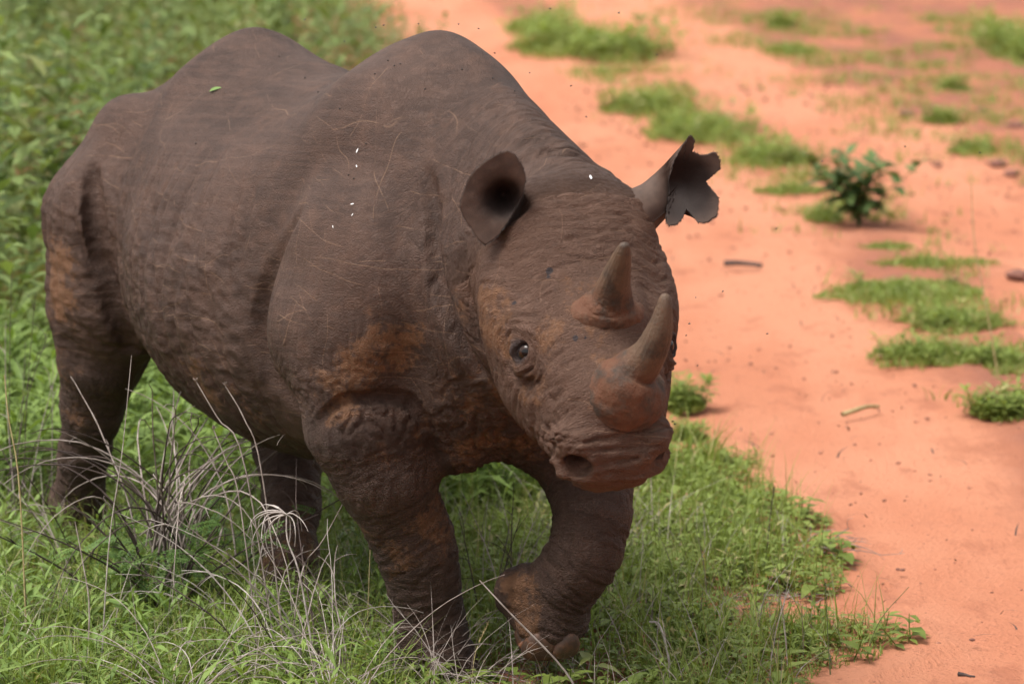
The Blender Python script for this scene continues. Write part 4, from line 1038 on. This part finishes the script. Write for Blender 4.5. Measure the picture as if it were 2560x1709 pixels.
leafy_plant('leafy_shrub', gpos(1970, 515), 14, 0.26, 12, 0.085, 0.042, 'small dark green leafy shrub growing alone on the red track', 'shrub', 5, M_SHRUB, 1.0).scale = (1.35, 1.35, 1.3)
M_YEL = leaf_material('yellowing_leaf', (0.16, 0.15, 0.03), (0.30, 0.26, 0.05), 0.35, attr=False)
leafy_plant('yellow_seedling', gpos(2045, 735), 1, 0.08, 6, 0.05, 0.018, 'small yellowing seedling in front of the wide grass cushion', 'seedling', 9, M_YEL, 0.4)

# leafy herbs standing at the near left
HERBS = [(40, 1330), (110, 1420), (60, 1500), (170, 1490), (150, 1340), (250, 1450), (330, 1400), (300, 1520), (400, 1480), (470, 1420), (540, 1490), (480, 1560), (90, 1590), (210, 1590), (360, 1590), (570, 1580), (640, 1480), (700, 1590),
         (20, 1430), (560, 1380), (780, 1500), (850, 1570), (20, 1580), (270, 1350), (820, 1420), (440, 1610), (650, 1620), (130, 1280)]
for i, (a, b) in enumerate(HERBS):
    q = np.random.default_rng(600 + i)
    leafy_plant('leafy_herb', gpos(a + q.normal(0, 10), b + q.normal(0, 8)), 1, q.uniform(0.13, 0.21) * (1.0 if a < 420 else 0.75), int(q.integers(13, 19)), 0.092, 0.0155,
                'narrow-leaved green herb standing in the near left grass', 'herb', 700 + i, M_HERBO, 0.4, 'narrow-leaved herbs at the near left', 0.7)

# twigs
def walk(base, az, el, L, r, curl=0.0, droop=1.0, n=12, wob=0.12):
    p = np.array(base, float); P = [p.copy()]; e = el; a = az
    for i in range(n):
        e -= droop / n * r.uniform(0.6, 1.4); a += curl / n + r.normal(0, wob)
        p = p + L / n * np.array([math.cos(e) * math.cos(a), math.cos(e) * math.sin(a), math.sin(e)]); p[2] = max(p[2], 0.004); P.append(p.copy())
    return np.array(P)
def twig_geo(path, r0, r1, r, side=3, sl=0.08):
    r0 = r0 * 1.65; r1 = r1 * 1.5
    g = [tube_geo(path, r0, r1, 5)]
    for k in range(side):
        i = int(r.integers(len(path) // 3, len(path) - 1)); d = path[i] - path[i - 1]; az = math.atan2(d[1], d[0]) + r.choice([-1, 1]) * r.uniform(0.4, 1.1); el = math.asin(np.clip(d[2] / (np.linalg.norm(d) + 1e-9), -1, 1))
        g.append(tube_geo(walk(path[i], az, el + r.normal(0, 0.3), sl * r.uniform(0.5, 1.5), r, 0.4, 0.7, 6), r0 * 0.5, r1 * 0.6, 4))
    return merge(g)
def twiggy(name, base, n, L, az, el, label, cat, seed, mats, r0=0.0016, droop=1.6, side=2, curl=0.6, sp=0.02, group=None, part='twig'):
    r = np.random.default_rng(seed); root = empty(name, base); tag(root, label, cat, group)
    for i in range(n):
        p = np.array([r.normal(0, sp), r.normal(0, sp), 0.0])
        path = walk(p, r.uniform(*az), r.uniform(*el), r.uniform(*L), r, r.normal(0, curl), droop * r.uniform(0.3, 1.3), 14, 0.06)
        obj(part, tri_mesh(part, twig_geo(path, r0 * r.uniform(0.7, 1.2), r0 * 0.35, r, side)), mats[int(r.integers(0, len(mats)))], root)
    return root
PI = math.pi
twiggy('dry_shrub', gpos(735, 1560), 18, (0.36, 0.64), (0.8, 4.4), (0.9, 1.5), 'bleached dry shrub with arching twigs in front of the near foreleg', 'dry shrub', 31, [M_DRY, M_DRY, M_DARK, M_PALE], 0.0017, 1.5, 3, 0.6, 0.07)
twiggy('dry_brush', gpos(985, 1565), 60, (0.14, 0.34), (0, 6.28), (0.2, 1.3), 'low tangle of dry brush round the planted forefoot', 'dry brush', 32, [M_DRY, M_DARK, M_DRY], 0.0011, 1.4, 3, 1.0, 0.07)
twiggy('dead_grass_tussock', at3(420, 1640, 9.35) * [1, 1, 0], 34, (0.38, 0.66), (-0.6, 3.6), (0.9, 1.45), 'grey dead grass tussock arching along the bottom edge at the left', 'dead grass', 33, [M_PALE, M_DRY], 0.0011, 2.6, 0, 0.5, 0.03, part='blade')
twiggy('dead_grass_tussock', at3(760, 1700, 9.35) * [1, 1, 0], 22, (0.34, 0.58), (0.2, 3.0), (0.9, 1.45), 'grey dead grass tussock at the bottom edge before the planted foreleg', 'dead grass', 43, [M_PALE, M_DRY], 0.0011, 2.4, 0, 0.5, 0.03, part='blade')
twiggy('dark_twig_bush', gpos(1150, 1420), 7, (0.24, 0.42), (0.2, 2.9), (0.9, 1.5), 'thin dark bare twigs between the two forelegs', 'twig', 34, [M_DARK, M_DRY], 0.0014, 0.4, 3, 0.3)
twiggy('curled_dry_twigs', gpos(1850, 1270), 8, (0.14, 0.30), (-0.6, 0.9), (0.3, 1.1), 'curled dry twigs lying over the edge of the red track', 'twig', 35, [M_DARK, M_DRY], 0.0013, 1.7, 2, 0.8)
twiggy('matted_dry_stems', gpos(1770, 1375), 26, (0.08, 0.20), (-1.0, 4.0), (0.05, 0.5), 'matted dry stems beside the bare gap in the verge', 'dry stems', 36, [M_DRY, M_DARK], 0.0010, 1.2, 1, 0.9, 0.06)
twiggy('dry_shrub', gpos(200, 1345), 10, (0.26, 0.46), (0, 6.28), (0.5, 1.3), 'forked dark dry twigs beside the hind foot', 'dry shrub', 37, [M_DARK, M_DRY], 0.0018, 0.8, 3, 0.4)
twiggy('grey_stem_clump', gpos(40, 1250), 14, (0.45, 0.80), (0.5, 2.6), (1.15, 1.55), 'tall thin grey stems at the left edge behind the hind leg', 'dry stems', 38, [M_DRY, M_DARK], 0.0013, 0.5, 2, 0.3, 0.05)
twiggy('dry_shrub', gpos(560, 1480), 14, (0.32, 0.55), (0.8, 5.0), (0.7, 1.4), 'thin arching grey twigs in the herbs below the belly', 'dry shrub', 39, [M_DRY, M_PALE, M_DARK], 0.0014, 1.7, 2)

# fine-leaved bush with a crown of dead twigs
def pinnate(L, k, r):
    g = [tube_geo([(0, 0, 0), (L * 0.5, 0, 0.006), (L, 0, -0.004)], 0.0006, 0.0003, 3)]
    for i in range(k):
        f = (i + 1) / (k + 0.6)
        for s in (-1, 1):
            V, Q = leaf_geo(L * 0.20, L * 0.085, 2, 0.1, 0.3); g.append((V @ rotz(s * 1.15).T + [L * f, 0, 0.006 * math.sin(3.1 * f)], Q))
    V, Q = leaf_geo(L * 0.2, L * 0.09, 2, 0.1, 0.3); g.append((V + [L, 0, 0], Q))
    return merge(g)
def fine_bush():
    r = np.random.default_rng(77); base = gpos(372, 1420); root = empty('fine_leaved_bush', base); root.scale = (1.45, 1.45, 1.4)
    tag(root, 'small bush with feathery green leaves and a crown of dead grey twigs before the belly', 'bush')
    mo = leaf_material('feathery_leaf', (0.055, 0.115, 0.026), (0.135, 0.220, 0.055), 0.35, attr=False)
    lm = []
    for k in range(3):
        me = tri_mesh('leaf', pinnate(0.075 + 0.014 * k, 8 + k, r)); me.materials.append(mo); lm.append(me)
    for i in range(22):
        path = walk((r.normal(0, 0.02), r.normal(0, 0.02), 0), r.uniform(0, 6.28), r.uniform(0.65, 1.5), r.uniform(0.24, 0.46), r, r.normal(0, 0.5), 0.4, 10, 0.1)
        obj('stem', tri_mesh('stem', twig_geo(path, 0.0018, 0.0006, r, 2, 0.05)), M_DARK, root)
        for k in range(12):
            j = int(r.integers(2, 8))
            obj('leaf', lm[int(r.integers(0, 3))], None, root, loc=path[j], rot=(r.normal(0, 0.4), r.normal(-0.2, 0.4), r.uniform(0, 6.28)), scale=float(r.uniform(0.42, 0.72)))
    for i in range(48):      # dead crown, arching over
        path = walk((r.normal(0.02, 0.03), r.normal(0, 0.03), 0.14), r.uniform(0, 6.28), r.uniform(1.2, 1.57), r.uniform(0.34, 0.58), r, r.normal(0, 0.8), r.uniform(0.9, 2.9), 14, 0.06)
        obj('dead_twig', tri_mesh('dead_twig', twig_geo(path, 0.0013, 0.0004, r, 1, 0.05)), M_DRY if i % 3 else M_DARK, root)
fine_bush()

# single stalks
def stalk(pts, Y, r0, r1, label, mat, head=None, cat='stalk', group=None):
    P = np.array([at3(a, b, Y + 0.02 * k) for k, (a, b) in enumerate(pts)]); base = P[0].copy(); base[2] = float(ground_z(base[0], base[1]))
    P[0, 2] = base[2] - 0.01
    root = empty('grass_stalk', base); tag(root, label, cat, group)
    path = cspline(P, 14) - base
    obj('stem', tri_mesh('stem', tube_geo(path, r0 * 1.6, r1 * 1.6, 5)), mat, root)
    if head:
        r = np.random.default_rng(int(pts[0][0])); g = []
        if head == 'spike':
            d = path[-1] - path[-2]; d /= np.linalg.norm(d)
            for k in range(26):
                V, Q = leaf_geo(0.010, 0.003, 2, 0.2, 0.1); g.append((V @ roty(-r.uniform(0.9, 1.4)).T @ rotz(r.uniform(0, 6.28)).T + path[-1] - d * 0.055 * k / 26, Q))
        elif head == 'bud':
            for k in range(14):
                V, Q = leaf_geo(r.uniform(0.008, 0.014), 0.004, 2, 0.3, -0.4); g.append((V @ roty(-r.uniform(0.3, 1.3)).T @ rotz(k * 2.4).T + path[-1], Q))
        else:
            for k in range(13):
                q = walk(path[-1], r.uniform(0, 6.28), r.uniform(-0.2, 0.9), r.uniform(0.09, 0.16), r, r.normal(0, 0.5), r.uniform(1.4, 2.6), 9, 0.08); g.append(tube_geo(q, 0.0021, 0.0009, 4))
        obj('seed_head' if head != 'strips' else 'dead_flower_head', tri_mesh('seed_head', merge(g)), mat if head != 'strips' else M_PALE, root)
    return root
stalk([(2290, 860), (2262, 700), (2236, 560), (2228, 425)], at(2290, 860)[1], 0.0022, 0.0010, 'tall seed-tipped grass stalk at the right of the track', M_STRAW, 'spike')
stalk([(228, 1455), (250, 1250), (280, 1040), (302, 815)], 9.75, 0.0013, 0.0006, 'pale straight stalk crossing the hind leg and feathery bush', M_PALE)
stalk([(196, 1590), (205, 1400), (190, 1290), (172, 1195)], 9.60, 0.0016, 0.0007, 'brown upright stalk left of the feathery bush', M_DRY)
stalk([(640, 1330), (560, 1060), (500, 960), (450, 875)], 9.85, 0.0014, 0.0009, 'dry stalk with a white bud in front of the belly, leftmost of the pair', M_DRY, 'bud')
stalk([(660, 1340), (600, 1080), (560, 960), (517, 885)], 9.85, 0.0014, 0.0009, 'dry stalk with a white bud in front of the belly, right of the pair', M_DRY, 'bud')
stalk([(600, 1330), (550, 1150), (520, 1060), (490, 985)], 9.80, 0.0013, 0.0008, 'dry stalk with a seed cluster below the belly line', M_DRY, 'bud')
stalk([(735, 1540), (690, 1330), (660, 1240), (657, 1180)], 9.62, 0.0018, 0.0012, 'bleached stalk topped by a drooping dead flower head before the far hind leg', M_PALE, 'strips')
stalk([(1756, 1300), (1765, 1200), (1776, 1118)], at(1756, 1300)[1], 0.0013, 0.0006, 'dark dry stalk standing in the verge near the track', M_DARK, 'spike')
stalk([(1545, 1580), (1530, 1490), (1512, 1432), (1490, 1425)], 9.72, 0.0022, 0.0016, 'broken pale straw stalk right of the lifted foot', M_PALE)
stalk([(1905, 1590), (1900, 1470), (1893, 1335)], 9.80, 0.0012, 0.0006, 'thin green stalk rising from the lowest verge tuft', M_STEM, 'spike')
stalk([(1985, 1500), (2020, 1420), (2085, 1345)], at(1985, 1500)[1], 0.0009, 0.0005, 'thin leaning stalk over bare soil at the lower right', M_STEM)
stalk([(1230, 1540), (1300, 1430), (1375, 1330)], 9.70, 0.0012, 0.0006, 'dark thin stalk leaning right beside the lifted foot', M_DARK)
stalk([(1100, 1330), (1165, 1400), (1290, 1530), (1340, 1600)][::-1], 9.55, 0.0022, 0.0010, 'long grey stalk slanting across the lifted foot', M_DRY)
stalk([(60, 1330), (45, 1120), (20, 960), (10, 860)], 9.95, 0.0016, 0.0008, 'pale knotted stalk at the left edge', M_STRAW)
stalk([(840, 1350), (848, 1290), (852, 1215)], 10.05, 0.0010, 0.0007, 'short yellow stalk before the far hind foot', M_STRAW)
stalk([(1080, 1590), (1090, 1500), (1120, 1430)], 9.62, 0.0009, 0.0005, 'fine pale grass stalk right of the planted forefoot', M_STRAW, 'spike')
stalk([(800, 1130), (740, 1240), (690, 1320), (660, 1400)][::-1], 9.80, 0.0014, 0.0007, 'grey stalk slanting up towards the near elbow', M_DRY)

# ---- sticks, litter and stones on the track
def lying(name, pts, r0, label, cat, mat, seed):
    P = np.array([gpos(a, b) + [0, 0, r0 * 1.1 + h] for a, b, h in pts]); base = P.mean(0); base[2] = P[:, 2].min() - r0
    r = np.random.default_rng(seed); path = cspline(P, 12) - base
    o = obj(name, tri_mesh(name, twig_geo(path, r0, r0 * 0.7, r, 2, 0.03)), mat, None, loc=base); tag(o, label, cat)
lying('stick', [(1662, 602, 0), (1700, 604, 0.004), (1748, 608, 0)], 0.009, 'short brown stick lying across the bare track', 'stick', M_DARK, 1)
lying('stick', [(1932, 950, 0), (1965, 946, 0.01), (1990, 940, 0.012), (2015, 934, 0.002)], 0.006, 'small bent dry twig on the track, nearer than the short stick', 'stick', M_STRAW, 2)
lying('stick', [(2198, 1553, 0), (2216, 1555, 0)], 0.004, 'tiny dark chip of wood near the bottom right edge', 'stick', M_DARK, 3)
def stones():
    r = np.random.default_rng(5); parts = []
    bm = bmesh.new(); bmesh.ops.create_icosphere(bm, subdivisions=1, radius=1.0); V0 = np.array([v.co[:] for v in bm.verts]); F0 = np.array([[v.index for v in f.verts] for f in bm.faces]); bm.free()
    P = pts_in(0.3, 4.2, 9.6, 26, 4200, r, lambda p: inside_green(p) < -0.03)
    n = len(P); sc = 0.0016 + 0.0065 * r.uniform(0, 1, n) ** 4; sc *= np.clip(P[:, 1] / 11, 1, 2.2)
    V = V0[None] * (sc[:, None, None] * r.uniform(0.6, 1.3, (n, 12, 1)) * np.array([1, 1, 0.6])) + P[:, None] + np.array([0, 0, 0.004])
    T = (np.arange(n) * 12)[:, None, None] + F0[None]
    me = smooth(mesh_from('gravel', V.reshape(-1, 3), T.reshape(-1, 3)))
    tag(obj('gravel', me, plain('gravel_stone', (0.13, 0.055, 0.04), (0.38, 0.17, 0.11), 0.9, 20)), 'fine dark gravel and soil crumbs strewn over the red track', 'gravel', kind='stuff')
stones()
def litter():
    r = np.random.default_rng(25)
    P = pts_in(0.3, 4.5, 9.6, 30, 1400, r, lambda p: (inside_green(p) < -0.02) & (clump(p, 1.2, 6) > -0.1))
    P[:, 2] += 0.006
    parts = [blades(P, r.uniform(0.015, 0.06, len(P)), r.uniform(0.003, 0.008, len(P)), r, (1.6, 2.4))]
    tag(obj('litter', veg_mesh('litter', parts), M_DARK), 'bits of dead leaf and twig lying scattered on the red soil', 'litter', kind='stuff')
litter()
def clods():
    r = np.random.default_rng(15)
    m = plain('soil_clod', (0.13, 0.062, 0.048), (0.22, 0.10, 0.072), 0.95, 40)
    for i, (a, b, s) in enumerate([(2290, 380, 0.05), (2320, 400, 0.04), (2335, 640, 0.05), (2150, 380, 0.03), (2080, 262, 0.05), (2250, 255, 0.04), (2070, 1300, 0.008), (2060, 1299, 0.007), (2230, 1470, 0.008), (2330, 290, 0.05), (2190, 650, 0.02), (2020, 820, 0.016)]):
        bm = bmesh.new(); bmesh.ops.create_icosphere(bm, subdivisions=3, radius=s)
        for v in bm.verts:
            q = np.array(v.co[:])[None] / s; v.co *= 1 + 0.35 * float(fbm(q * 1.6 + i * 3.1, 2)[0]); v.co.z *= 0.45
        me = bpy.data.meshes.new('soil_clod'); bm.to_mesh(me); bm.free(); smooth(me)
        o = obj('soil_clod', me, m, None, loc=gpos(a, b) + [0, 0, s * 0.12], rot=(0, 0, r.uniform(0, 6)))
        tag(o, 'dark crumbling clod of soil lying on the red track', 'soil clod', 'soil clods on the track')
clods()

# ---- small things on and about the animal
RM = Matrix.Translation(RH_LOC) @ Matrix.Rotation(-PHI, 4, 'Z')
def on_body(p): return np.array(RM @ Vector(p))
bpy.context.view_layer.update()
from mathutils.bvhtree import BVHTree
_bv = BVHTree.FromObject(body, bpy.context.evaluated_depsgraph_get())
def hit(dx, dy):
    d = Vector(at3(dx, dy, 10.0) - np.array([0, 0, CAM_H])).normalized(); o = Vector((0, 0, CAM_H)); Mi = RM.inverted()
    h = _bv.ray_cast(Mi @ o, (Mi.to_3x3() @ d).normalized())
    return (RM @ h[0], (RM.to_3x3() @ h[1]).normalized()) if h[0] is not None else (None, None)
def stick_on(name, geo, mat, dx, dy, label, cat, group=None, spin=0.0, lift=0.0015, scale=1.0):
    p, n = hit(dx, dy)
    if p is None: return
    q = n.to_track_quat('Z', 'Y') @ Matrix.Rotation(spin, 3, 'Z').to_quaternion()
    o = obj(name, geo if isinstance(geo, bpy.types.Mesh) else tri_mesh(name, geo), mat, None, loc=p + n * lift); o.rotation_mode = 'QUATERNION'; o.rotation_quaternion = q; o.scale = (scale,) * 3
    tag(o, label, cat, group); return o
stick_on('fallen_leaf', leaf_geo(0.042, 0.014, 6, 0.35, 0.3), leaf_material('fresh_leaf', (0.16, 0.26, 0.07), (0.24, 0.34, 0.12), 0.3, attr=False), 482, 212, 'small pale green leaf lying on the animal\'s back', 'leaf', spin=0.6, lift=0.004)
stick_on('white_flake', leaf_geo(0.016, 0.008, 3, 0.1, 0.05), plain('flake', (0.75, 0.75, 0.75), (0.85, 0.85, 0.85)), 1354, 413, 'tiny white flake stuck on top of the forehead', 'flake', spin=1.0, lift=0.003)
M_DROP = plain('dropping_white', (0.45, 0.43, 0.42), (0.7, 0.68, 0.66), 0.7, 200)
for i, (a, b, s) in enumerate([(818, 352, 0.014), (820, 385, 0.010), (813, 468, 0.011), (811, 490, 0.008), (764, 517, 0.009)]):
    g = leaf_geo(s, s * 0.35, 4, 0.05, 0.0)
    stick_on('bird_dropping', g, M_DROP, a, b, 'thin white bird dropping streak on the shoulder', 'bird dropping', 'bird droppings on the shoulder', spin=1.4 + i, lift=0.002)
bm = bmesh.new(); bmesh.ops.create_icosphere(bm, subdivisions=2, radius=0.0021); tick_me = bpy.data.meshes.new('tick'); bm.to_mesh(tick_me); bm.free(); smooth(tick_me)
M_FLY = plain('fly_black', (0.010, 0.009, 0.009), (0.025, 0.022, 0.020), 0.4)
tick_me.materials.append(M_FLY)
for a, b in [(800, 402), (812, 410), (730, 212), (905, 152), (918, 148), (890, 140), (700, 180), (860, 170), (975, 205), (1060, 160), (840, 330), (780, 250), (640, 130), (1130, 180), (450, 330), (1180, 210)]:
    stick_on('tick', tick_me, None, a, b, 'tiny dark tick clinging to the animal\'s back or shoulder', 'tick', 'ticks on the hide', lift=0.0012)
def fly(p, seed):
    r = np.random.default_rng(seed); root = empty('fly', p, r.uniform(0, 6.28)); root.rotation_euler = (r.normal(0, 0.4), r.normal(0, 0.4), r.uniform(0, 6.28))
    tag(root, 'tiny dark fly hovering in the air about the animal', 'fly', 'flies in the air')
    obj('body', FLYB, None, root)
    for s in (-1, 1): obj('wing', FLYW, None, root, loc=(0.0005, s * 0.0008, 0.0012), rot=(s * 0.3, 0.1, PI + s * -0.7))
bm = bmesh.new(); bmesh.ops.create_uvsphere(bm, u_segments=10, v_segments=8, radius=1.0)
for v in bm.verts: v.co = Vector((v.co.x * 0.0032, v.co.y * 0.0014 * (1.15 - 0.25 * v.co.x), v.co.z * 0.0014))
FLYB = bpy.data.meshes.new('fly_body'); bm.to_mesh(FLYB); bm.free(); smooth(FLYB); FLYB.materials.append(M_FLY)
FLYW = tri_mesh('fly_wing', leaf_geo(0.0044, 0.0017, 3, 0.05, 0.0)); FLYW.materials.append(plain('fly_wing', (0.10, 0.09, 0.08), (0.18, 0.16, 0.15), 0.3))
for i, (a, b) in enumerate([(1135, 122), (960, 55), (880, 58), (1310, 197), (1215, 167), (1507, 126), (1052, 56), (862, 63), (1098, 66), (2076, 336), (1781, 524), (1581, 742), (1574, 769), (1600, 838), (1658, 668), (1886, 370), (2248, 350), (1543, 966), (1548, 972), (1596, 682), (1420, 30), (1262, 20), (1760, 765), (2010, 480), (700, 45), (790, 95), (1345, 268)]):
    q = np.random.default_rng(900 + i); fly(at3(a, b, q.uniform(9.3, 10.0)), 900 + i)
